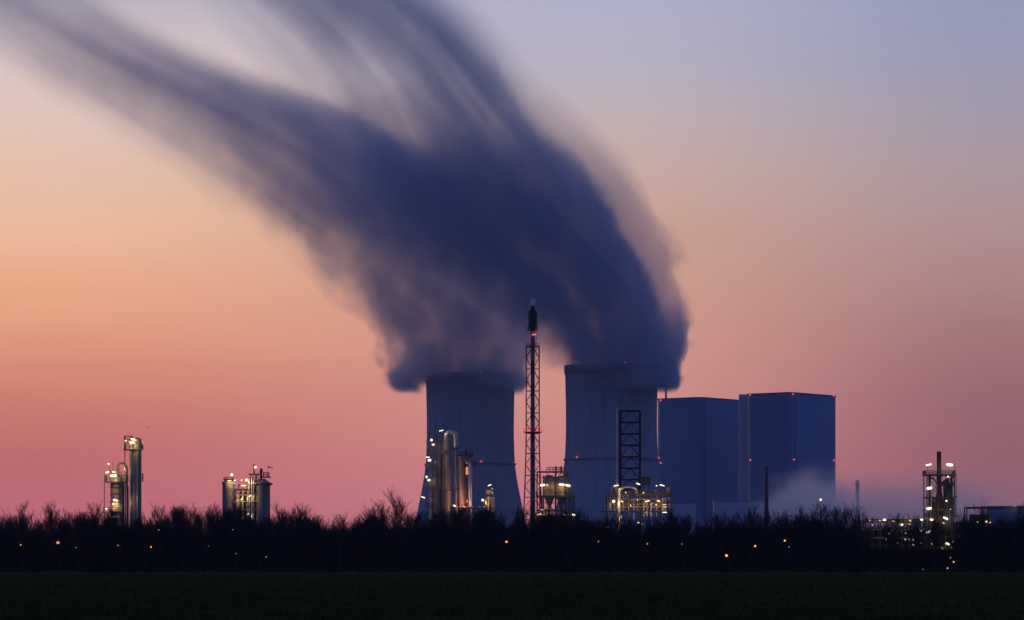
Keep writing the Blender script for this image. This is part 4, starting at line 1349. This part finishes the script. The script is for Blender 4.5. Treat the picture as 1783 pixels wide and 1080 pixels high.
# ------------------------------------------------------------------ bare winter trees
def tree_mesh(seed, H, spread, dens=1.0, stems=1):
    r = random.Random(seed)
    tv, tf, cv, cf = [], [], [], []

    def tubef(V_, F_, pts, rads, n=3):
        o = len(V_)
        for i, p in enumerate(pts):
            d = (pts[min(i + 1, len(pts) - 1)] - pts[max(i - 1, 0)]).normalized()
            a = d.cross(Vector((0.3, 1, 0.1))).normalized()
            b = d.cross(a)
            for k in range(n):
                t = 2 * pi * k / n
                V_.append(tuple(p + (a * cos(t) + b * sin(t)) * rads[i]))
        for i in range(len(pts) - 1):
            for k in range(n):
                k2 = (k + 1) % n
                F_.append((o + i * n + k, o + i * n + k2, o + (i + 1) * n + k2, o + (i + 1) * n + k))

    def grow(p, d, L, rad, lev):
        pts, rads = [p.copy()], [rad]
        nseg = 3 if lev < 3 else 2
        q = p.copy()
        dd = d.copy()
        for i in range(nseg):
            dd = (dd + Vector((r.uniform(-.11, .11), r.uniform(-.11, .11), 0.10 + r.uniform(-.05, .06)))).normalized()
            q = q + dd * (L / nseg)
            pts.append(q.copy())
            rads.append(max(0.010, rad * (1 - 0.6 * (i + 1) / nseg)))
        tubef(cv, cf, pts, rads, 4 if lev == 1 else 3)
        if lev >= 4 or L < 0.4:
            return
        nch = int(round((r.uniform(6, 8) if lev == 1 else r.uniform(4, 6) if lev == 2 else r.uniform(2, 3.4)) * dens))
        for c in range(nch):
            t = r.uniform(0.15, 1.0)
            i = min(nseg - 1, int(t * nseg))
            b = pts[i].lerp(pts[i + 1], t * nseg - i)
            base = (pts[i + 1] - pts[i]).normalized()
            az_ = r.uniform(0, 2 * pi)
            side = Vector((cos(az_), sin(az_), r.uniform(0.0, 0.5)))
            nd = (base + side * r.uniform(0.35, 0.75)).normalized()
            grow(b, nd, L * r.uniform(0.42, 0.68), max(0.014, rads[i] * 0.5), lev + 1)

    p = Vector((0, 0, 0))
    pts, rads = [p.copy()], [0.02 * H * 0.55]
    dd = Vector((0, 0, 1))
    for i in range(7):
        dd = (dd + Vector((r.uniform(-.13, .13), r.uniform(-.13, .13), 0.3))).normalized()
        p = p + dd * (H * 0.82 / 7)
        pts.append(p.copy())
        rads.append(0.011 * H * (1 - 0.88 * (i + 1) / 7))
    tubef(tv, tf, pts, rads, 6)
    nb = int(17 * dens)
    for c in range(nb):
        t = 0.06 + 0.90 * (c + r.random()) / nb
        i = min(6, int(t * 7))
        b = pts[i].lerp(pts[i + 1], t * 7 - i)
        az_ = r.uniform(0, 2 * pi)
        up = 1.0 + 0.9 * t + r.uniform(-.2, .4)
        d = Vector((cos(az_) * spread, sin(az_) * spread, up)).normalized()
        L = H * (0.50 - 0.30 * t) * r.uniform(0.75, 1.2)
        grow(b, d, L, max(0.02, rads[i] * 0.55), 1)
    mt = bpy.data.meshes.new('trunk')
    mt.from_pydata(tv, [], tf)
    mt.materials.append(M['bark'])
    mc = bpy.data.meshes.new('crown')
    mc.from_pydata(cv, [], cf)
    mc.materials.append(M['bark'])
    zmax = max(q[2] for q in cv)
    return mt, mc, zmax


VAR = [tree_mesh(100 + i, 11.0, sp, dn) for i, (sp, dn) in enumerate(((0.8, 1.0), (0.6, 1.05), (1.0, 1.0), (0.5, 1.0), (0.9, 1.1), (0.7, 0.95), (1.1, 1.0), (0.55, 1.1)))]
VSP = tree_mesh(300, 12.0, 1.15, 1.05)
VTHIN = tree_mesh(301, 12.0, 0.75, 0.75)


def plant(var, x, y, h, rz, label, group, wide=1.0):
    t = thing('bare_tree', label, 'tree', (x, y, 0), group)
    t.rotation_euler = (0, 0, rz)
    s = h / var[2]
    t.scale = (s * wide, s * wide, s)
    for nm, me in (('trunk', var[0]), ('crown', var[1])):
        o = bpy.data.objects.new(nm, me)
        C.objects.link(o)
        o.parent = t
    return t


G = 'bare trees along the far edge of the field'
ORD = 'ordinary bare dark tree within the hedge-like row behind the field'
SPECIAL = [
    (35, 866, 'tall bare tree standing up from the row at the far left end'),
    (92, 869, 'bare tree with a rounded top, second tall one from the left end'),
    (160, 867, 'bare tree rising just left of the far left columns'),
    (316, 878, 'small bare tree about midway between the far left columns and the silos'),
    (345, 866, 'open bare tree with forked twigs left of the silos'),
    (376, 870, 'bare tree touching the left silo'),
    (492, 868, 'dense bare tree right of the silos'),
    (528, 871, 'bushy bare tree second to the right of the silos'),
    (697, 843, 'largest bare tree with wide dark crown left of the hooped-pipe columns'),
    (660, 866, 'bare tree close against the left side of the largest tree'),
    (1245, 884, 'bare tree under the gap between the two pale halls'),
    (1405, 884, 'spreading bare tree in front of the ground mist'),
    (1440, 868, 'bare tree with one long upright twig below the white lamp in the mist'),
    (1552, 884, 'wide bare tree with small lamps behind it, left of the right process tower'),
    (1587, 890, 'bare tree close to the left of the right process tower'),
    (1707, 862, 'lone thin bare tree rising above the dark portal at the right'),
    (1776, 868, 'bare tree at the very right edge of the view'),
]
rt = random.Random(21)
for i, (px, py, lab) in enumerate(SPECIAL):
    D = rt.uniform(612, 640)
    var = VSP if px in (697, 1405, 1552, 492) else (VTHIN if px in (345, 1707, 1440) else VAR[i % len(VAR)])
    wd = 1.0 if px != 697 else 1.1
    plant(var, (px - CX) * D / F, D, EYE + (HZ - py) * D / F, rt.uniform(0, 6.3), lab, G, wd)


def skyline(px):
    """row of the ordinary treetops along the photo"""
    a = 886 + 7 * sin(px * 0.011 + 1.0) + 5 * sin(px * 0.037)
    if 560 < px < 640:
        a += 4
    if 200 < px < 330:
        a += 4
    if 1100 < px < 1200 or 880 < px < 1060:
        a += 3
    if 1450 < px < 1530:
        a += 6
    if px > 1600:
        a += 4
    return a


for D0, n, off in ((610, 76, 0), (628, 80, 4), (648, 84, 0), (672, 42, 3)):
    for i in range(n):
        px = -130 + (1783 + 260) * (i + rt.uniform(0.1, 0.9)) / n
        D = D0 + rt.uniform(-5, 7)
        if 1490 < px < 1676 and i % 5:
            continue
        py = skyline(px) + off + rt.uniform(-11, 24)
        plant(VAR[rt.randrange(len(VAR))], (px - CX) * D / F, D, EYE + (HZ - py) * D / F, rt.uniform(0, 6.3), ORD, G, rt.uniform(0.85, 1.25))


# ------------------------------------------------------------------ thicket under the trees
def thicket():
    r = random.Random(5)
    vs, fs = [], []

    def blade(x, y, z, L, wd, lean):
        a = r.uniform(0, 2 * pi)
        dx, dy = cos(a) * wd, sin(a) * wd
        tx, ty = r.uniform(-lean, lean) * L, r.uniform(-lean, lean) * L
        i = len(vs)
        vs.extend([(x - dx, y - dy, z), (x + dx, y + dy, z), (x + tx + dx * 0.3, y + ty + dy * 0.3, z + L), (x + tx - dx * 0.3, y + ty - dy * 0.3, z + L)])
        fs.append((i, i + 1, i + 2, i + 3))
    for i in range(230000):
        x = r.uniform(-132, 132)
        y = r.uniform(614, 668)
        top = 8.6 + 0.9 * sin(x * 0.13) + 0.9 * sin(x * 0.41 + 1) + 0.7 * sin(x * 1.3 + sin(x * 0.37)) + abs(r.gauss(0, 1.0))
        if 72 < x < 97:
            top = min(top, 4.6 + r.random())
        L = r.uniform(0.7, 2.2)
        z = max(0.0, (top - L) * (r.random() ** 1.25) )
        blade(x, y, z, L, r.uniform(0.025, 0.075), 0.45)
    for i in range(42000):
        x = r.uniform(86, 142)
        y = r.uniform(792, 815)
        L = r.uniform(0.9, 2.6)
        z = max(0.0, (10.6 + 1.2 * sin(x * 0.6) + abs(r.gauss(0, 0.9)) - L) * r.random())
        blade(x, y, z, L, r.uniform(0.03, 0.09), 0.45)
    for i in range(26000):
        x = r.uniform(-126, 126)
        y = r.uniform(600, 609)
        L = r.uniform(0.3, 1.0) * (1 + 0.6 * sin(x * 0.3) * sin(x * 0.07))
        blade(x, y, 0, max(0.2, L), r.uniform(0.03, 0.09), 0.5)
    q = MB()
    q.v, q.f = vs, fs
    tag(q.build('undergrowth', M['brush']), 'dense dark undergrowth filling the foot of the bare trees', 'undergrowth', kind='stuff')


thicket()


# ------------------------------------------------------------------ steam
def steam_material(name, x0m, xspan, z0m, zspan, yc, T, XL, XR, profs, amount, dens, seed, color=(0.87, 0.86, 0.89), aniso=0.42):
    m = bpy.data.materials.new(name)
    m.use_nodes = True
    m.node_tree.nodes.clear()
    n = N(m.node_tree)
    g = n.new('ShaderNodeNewGeometry')
    x, y, z = n.sep(g.outputs['Position'])
    xn = n.m('DIVIDE', n.m('SUBTRACT', x, x0m), xspan)
    t = n.m('DIVIDE', n.m('SUBTRACT', z, z0m), zspan, clamp=True)
    vy = n.m('DIVIDE', n.m('SUBTRACT', y, yc), T)
    xl = n.fcurve(t, XL)
    xr = n.fcurve(t, XR)
    u0 = n.m('DIVIDE', n.m('SUBTRACT', xn, xl), n.m('SUBTRACT', xr, xl))
    # billows near the tower, long streaks along the flow higher up
    off = n.new('ShaderNodeVectorMath', operation='ADD')
    n.link(g.outputs['Position'], off.inputs[0])
    off.inputs[1].default_value = (seed * 37.0, 0, seed * 11.0)
    sq = n.new('ShaderNodeVectorMath', operation='MULTIPLY')
    n.link(off.outputs[0], sq.inputs[0])
    sq.inputs[1].default_value = (1.0, 0.22, 0.8)
    bill = n.noise(sq.outputs[0], 1 / 34.0, 6.0, 0.62)
    sv = n.comb(n.m('MULTIPLY', u0, 6.5), n.m('ADD', n.m('MULTIPLY', t, 2.4), seed), n.m('MULTIPLY', vy, 0.7))
    stre = n.noise(sv, 1.0, 6.0, 0.53, 0.4)
    kb = n.mr(t, 0.05, 0.55, 1.0, 0.22)
    warp = n.m('ADD', n.m('MULTIPLY', n.m('SUBTRACT', bill, 0.5), n.m('MULTIPLY', kb, 0.46)), n.m('MULTIPLY', n.m('SUBTRACT', stre, 0.5), n.mr(t, 0.0, 0.6, 0.05, 0.16)))
    u = n.m('ADD', u0, warp, clamp=True)
    prof = None
    lastt = None
    for tt, pts in profs:
        c = n.fcurve(u, pts)
        if prof is None:
            prof = c
        else:
            mx = n.new('ShaderNodeMix', data_type='FLOAT')
            n.put(mx.inputs[0], n.mr(t, lastt, tt, smooth=True))
            n.put(mx.inputs[2], prof)
            n.put(mx.inputs[3], c)
            prof = mx.outputs[0]
        lastt = tt
    # thins out towards its own faces so the body has no hard edge
    edge = n.m('MULTIPLY', n.mr(u0, -0.12, -0.02, smooth=True), n.mr(u0, 1.13, 1.06, smooth=True))
    vyw = n.m('ADD', vy, n.m('MULTIPLY', n.m('SUBTRACT', bill, 0.5), 0.35))
    dv = n.mr(n.m('ABSOLUTE', vyw), 0.98, 0.72, smooth=True)
    tw = n.m('ADD', t, n.m('MULTIPLY', n.m('SUBTRACT', bill, 0.5), 0.02))
    ends = n.m('MULTIPLY', n.mr(tw, 0.008, 0.032, smooth=True), n.mr(t, 1.0, 0.93, smooth=True))
    sm = n.m('ADD', 1.0, n.m('MULTIPLY', n.m('SUBTRACT', stre, 0.5), n.mr(t, 0.1, 0.65, 1.3, 2.3)))
    sm = n.m('MULTIPLY', n.m('MAXIMUM', sm, 0.06), n.m('ADD', 1.0, n.m('MULTIPLY', n.m('SUBTRACT', bill, 0.5), n.mr(t, 0.12, 0.5, 2.3, 0.7))))
    am = n.fcurve(t, amount)
    d = n.m('MULTIPLY', n.m('MULTIPLY', prof, edge), n.m('MULTIPLY', dv, ends))
    d = n.m('MULTIPLY', n.m('MULTIPLY', d, sm), n.m('MULTIPLY', am, dens))
    pvn = n.new('ShaderNodeVolumePrincipled')
    pvn.inputs['Color'].default_value = (*color, 1)
    pvn.inputs['Anisotropy'].default_value = aniso
    n.link(d, pvn.inputs['Density'])
    o = n.new('ShaderNodeOutputMaterial')
    n.link(pvn.outputs[0], o.inputs['Volume'])
    return m


def interp(pts, t):
    for (a, va), (b, vb) in zip(pts, pts[1:]):
        if t <= b:
            return va + (vb - va) * (t - a) / max(1e-6, b - a)
    return pts[-1][1]


ROW0, ROW1 = 694.0, -150.0       # photo rows of the plume's foot and of its end above the frame


def plume(name, label, D, yc, T, edges, profs, amount, dens, seed, **kw):
    k = D / F
    PX0, PX1 = -500.0, 1300.0
    z0, z1 = EYE + (HZ - ROW0) * k, EYE + (HZ - ROW1) * k
    x0, xs = (PX0 - CX) * k, (PX1 - PX0) * k
    tt = lambda r_: (ROW0 - r_) / (ROW0 - ROW1)
    ed = sorted(edges, key=lambda e: -e[0])
    XL = [(tt(r_), (a - PX0) / (PX1 - PX0)) for r_, a, b in ed]
    XR = [(tt(r_), (b - PX0) / (PX1 - PX0)) for r_, a, b in ed]
    am = [(tt(r_), v_) for r_, v_ in sorted(amount, key=lambda e: -e[0])]
    pf = [(tt(r_), p_) for r_, p_ in profs]
    m = steam_material(name + '_vapour', x0, xs, z0, z1 - z0, yc, T, XL, XR, pf, am, dens, seed, **kw)
    mb = MB()
    nr, ns = 48, 28
    vs, fs = [], []
    for j in range(nr + 1):
        t = j / nr
        a = x0 + xs * interp(XL, t)
        b = x0 + xs * interp(XR, t)
        a, b = a - (b - a) * 0.13, b + (b - a) * 0.14
        c, h = (a + b) / 2, (b - a) / 2
        for s in range(ns):
            th = 2 * pi * s / ns
            cs, sn = cos(th), sin(th)
            e = 0.45
            vs.append((c + h * math.copysign(abs(cs) ** e, cs), yc + T * 0.99 * math.copysign(abs(sn) ** e, sn), z0 + (z1 - z0) * t))
    for j in range(nr):
        for s in range(ns):
            s2 = (s + 1) % ns
            fs.append((j * ns + s, j * ns + s2, (j + 1) * ns + s2, (j + 1) * ns + s))
    fs.append(tuple(range(ns - 1, -1, -1)))
    fs.append(tuple(nr * ns + s for s in range(ns)))
    mb.v, mb.f = vs, fs
    o = mb.build(name, m)
    tag(o, label, 'steam plume', 'steam plumes of the cooling towers')
    return o


plume('steam_plume', 'dark blue steam plume sweeping up from the nearer cooling tower', 2670.0, 2640.0, 72.0,
      [(694, 1000, 1166), (670, 955, 1182), (640, 930, 1186), (600, 915, 1194), (550, 885, 1200), (500, 815, 1194), (450, 735, 1176), (400, 655, 1152), (350, 610, 1130), (300, 580, 1098), (250, 560, 1050),
       (200, 535, 1000), (150, 510, 955), (100, 465, 915), (50, 420, 868), (0, 375, 810), (-75, 290, 720), (-150, 180, 620)],
      [(660, [(0, 0.0), (0.45, 0.0), (0.58, 0.3), (0.72, 0.9), (0.9, 1.0), (0.96, 0.6), (1, 0.0)]),
       (628, [(0, 0.0), (0.10, 0.12), (0.22, 0.4), (0.36, 0.9), (0.5, 1.0), (0.84, 1.0), (0.93, 0.8), (1, 0.0)]),
       (520, [(0, 0.2), (0.15, 0.6), (0.3, 1.0), (0.5, 1.0), (0.77, 1.0), (0.82, 0.45), (0.86, 0.24), (0.95, 0.2), (0.985, 0.08), (1, 0.0)]),
       (360, [(0, 0.15), (0.15, 0.6), (0.3, 1.0), (0.6, 1.0), (0.79, 1.0), (0.84, 0.5), (0.88, 0.22), (0.95, 0.17), (0.985, 0.07), (1, 0.0)]),
       (230, [(0, 0.10), (0.15, 0.35), (0.4, 0.65), (0.6, 0.9), (0.72, 0.95), (0.79, 0.5), (0.86, 0.18), (0.95, 0.12), (1, 0.0)]),
       (140, [(0, 0.10), (0.2, 0.24), (0.36, 0.36), (0.48, 0.58), (0.62, 0.9), (0.76, 0.9), (0.84, 0.35), (0.92, 0.08), (1, 0.0)]),
       (20, [(0, 0.08), (0.16, 0.24), (0.28, 0.58), (0.45, 0.85), (0.72, 0.95), (0.84, 0.6), (0.93, 0.15), (1, 0.0)])],
      [(694, 2.8), (655, 2.2), (620, 1.1), (400, 1.0), (300, 0.8), (200, 0.5), (100, 0.42), (0, 0.33), (-150, 0.2)], 0.038, 1.0, color=(0.70, 0.78, 0.85), aniso=0.2)
plume('steam_plume', 'purple steam plume drifting upper left from the farther cooling tower', 2793.0, 2785.0, 72.0,
      [(694, 690, 915), (680, 676, 920), (650, 664, 930), (600, 654, 945), (570, 640, 955), (540, 600, 960), (500, 545, 940), (450, 490, 900), (400, 430, 860), (350, 355, 820), (300, 270, 785),
       (250, 185, 720), (200, 105, 630), (150, 40, 505), (100, -30, 385), (50, -105, 280), (0, -195, 200), (-75, -330, 40), (-150, -500, -100)],
      [(676, [(0, 0.0), (0.06, 0.5), (0.13, 0.9), (0.20, 0.6), (0.27, 0.03), (0.48, 0.03), (0.6, 0.3), (0.75, 0.8), (0.9, 0.7), (1, 0.0)]),
       (640, [(0, 0.0), (0.07, 0.4), (0.17, 1.0), (0.8, 1.0), (0.92, 0.5), (1, 0.0)]),
       (590, [(0, 0.0), (0.08, 0.35), (0.2, 0.9), (0.85, 1.0), (0.94, 0.6), (1, 0.1)]),
       (520, [(0, 0.0), (0.1, 0.14), (0.22, 0.5), (0.4, 0.9), (0.85, 1.0), (0.95, 0.7), (1, 0.2)]),
       (360, [(0, 0.0), (0.10, 0.06), (0.25, 0.35), (0.42, 0.85), (0.6, 1.0), (0.85, 1.0), (0.95, 0.9), (1, 0.4)]),
       (230, [(0, 0.0), (0.12, 0.07), (0.28, 0.30), (0.45, 0.75), (0.65, 1.0), (0.84, 1.0), (0.92, 0.6), (0.97, 0.15), (1, 0.0)]),
       (100, [(0, 0.0), (0.10, 0.14), (0.26, 0.42), (0.42, 0.72), (0.58, 0.95), (0.74, 0.95), (0.85, 0.5), (0.94, 0.18), (1, 0.0)])],
      [(694, 3.0), (660, 2.3), (625, 1.0), (500, 0.8), (400, 0.8), (300, 0.72), (200, 0.6), (100, 0.34), (0, 0.20), (-150, 0.1)], 0.031, 2.6)


def mist(name, label, px, py, D, rx, rz, ry, dens, color=(0.9, 0.9, 0.92), cat='mist'):
    k = D / F
    c = P(px, py, D)
    m = bpy.data.materials.new(name + '_vapour')
    m.use_nodes = True
    m.node_tree.nodes.clear()
    n = N(m.node_tree)
    g = n.new('ShaderNodeNewGeometry')
    x, y, z = n.sep(g.outputs['Position'])
    f = lambda s, c0, r_: n.m('POWER', n.m('DIVIDE', n.m('SUBTRACT', s, c0), r_), 2.0)
    r2 = n.m('ADD', n.m('ADD', f(x, c.x, rx * k), f(y, c.y, ry)), f(z, c.z, rz * k))
    ns = n.noise(g.outputs['Position'], 1 / (rx * k * 0.35), 4, 0.55)
    r2 = n.m('ADD', r2, n.m('MULTIPLY', n.m('SUBTRACT', ns, 0.5), 1.3))
    d = n.m('MULTIPLY', n.m('POWER', n.mr(r2, 1.0, 0.0, smooth=True), 1.6), dens)
    pvn = n.new('ShaderNodeVolumePrincipled')
    pvn.inputs['Color'].default_value = (*color, 1)
    pvn.inputs['Anisotropy'].default_value = 0.72
    n.link(d, pvn.inputs['Density'])
    o = n.new('ShaderNodeOutputMaterial')
    n.link(pvn.outputs[0], o.inputs['Volume'])
    mb = MB()
    mb.sphere(c, 1.0, 24, (rx * k * 1.15, ry * 1.15, rz * k * 1.15))
    ob = mb.build(name, m, None)
    tag(ob, label, cat)
    return ob


mist('ground_mist', 'pale lavender steam puff rising before the foot of the taller boiler house', 1412, 912, 2440, 120, 118, 70, 0.034, (0.98, 0.98, 0.98))
mist('ground_mist', 'thin pale steam veil lying low from the boiler houses to the right edge', 1585, 922, 2590, 330, 118, 70, 0.022, (0.98, 0.98, 0.98))
mist('flare_vapour', 'tiny pale wisp of vapour just above the tip of the flare mast', 927.5, 526, 1000, 8, 10, 1.6, 0.16)


def bird(px, py, D, label):
    c = P(px, py, D)
    t = thing('bird', label, 'bird', c)
    MB().tube([c + Vector((-0.22, 0, 0)), c + Vector((-0.08, 0, 0.02)), c + Vector((0.1, 0, 0.03)), c + Vector((0.2, 0, 0.05)), c + Vector((0.27, 0, 0.03))], [0.015, 0.06, 0.075, 0.045, 0.01], 8).build('body', M['black'], t, True)
    for sgn in (-1, 1):
        a0, a1, a2 = c + Vector((0.08, sgn * 0.05, 0.05)), c + Vector((0.06, sgn * 0.28, 0.2)), c + Vector((-0.12, sgn * 0.52, 0.12))
        b0, b1 = c + Vector((-0.1, sgn * 0.05, 0.04)), c + Vector((-0.12, sgn * 0.3, 0.18))
        up = Vector((0, 0, 0.012))
        vs = [a0, a1, a2, b1, b0]
        MB().add([tuple(q + up) for q in vs] + [tuple(q - up) for q in vs], [(0, 1, 2, 3, 4), (9, 8, 7, 6, 5)] + [(i, i + 5, (i + 1) % 5 + 5, (i + 1) % 5) for i in range(5)]).build('wing', M['black'], t)


bird(258.5, 745, 800, 'small dark bird flying just above and right of the far left columns')

# ------------------------------------------------------------------ thin dusk haze over the plain
hz = bpy.data.materials.new('dusk_haze')
hz.use_nodes = True
hz.node_tree.nodes.clear()
hn = N(hz.node_tree)
hv = hn.new('ShaderNodeVolumePrincipled')
hv.inputs['Color'].default_value = (0.85, 0.88, 0.95, 1)
hv.inputs['Density'].default_value = 0.00005
hv.inputs['Anisotropy'].default_value = 0.2
ho = hn.new('ShaderNodeOutputMaterial')
hn.link(hv.outputs[0], ho.inputs['Volume'])
tag(MB().box((0, 1300, 330), (3000, 3700, 662)).build('haze', hz), kind='stuff')
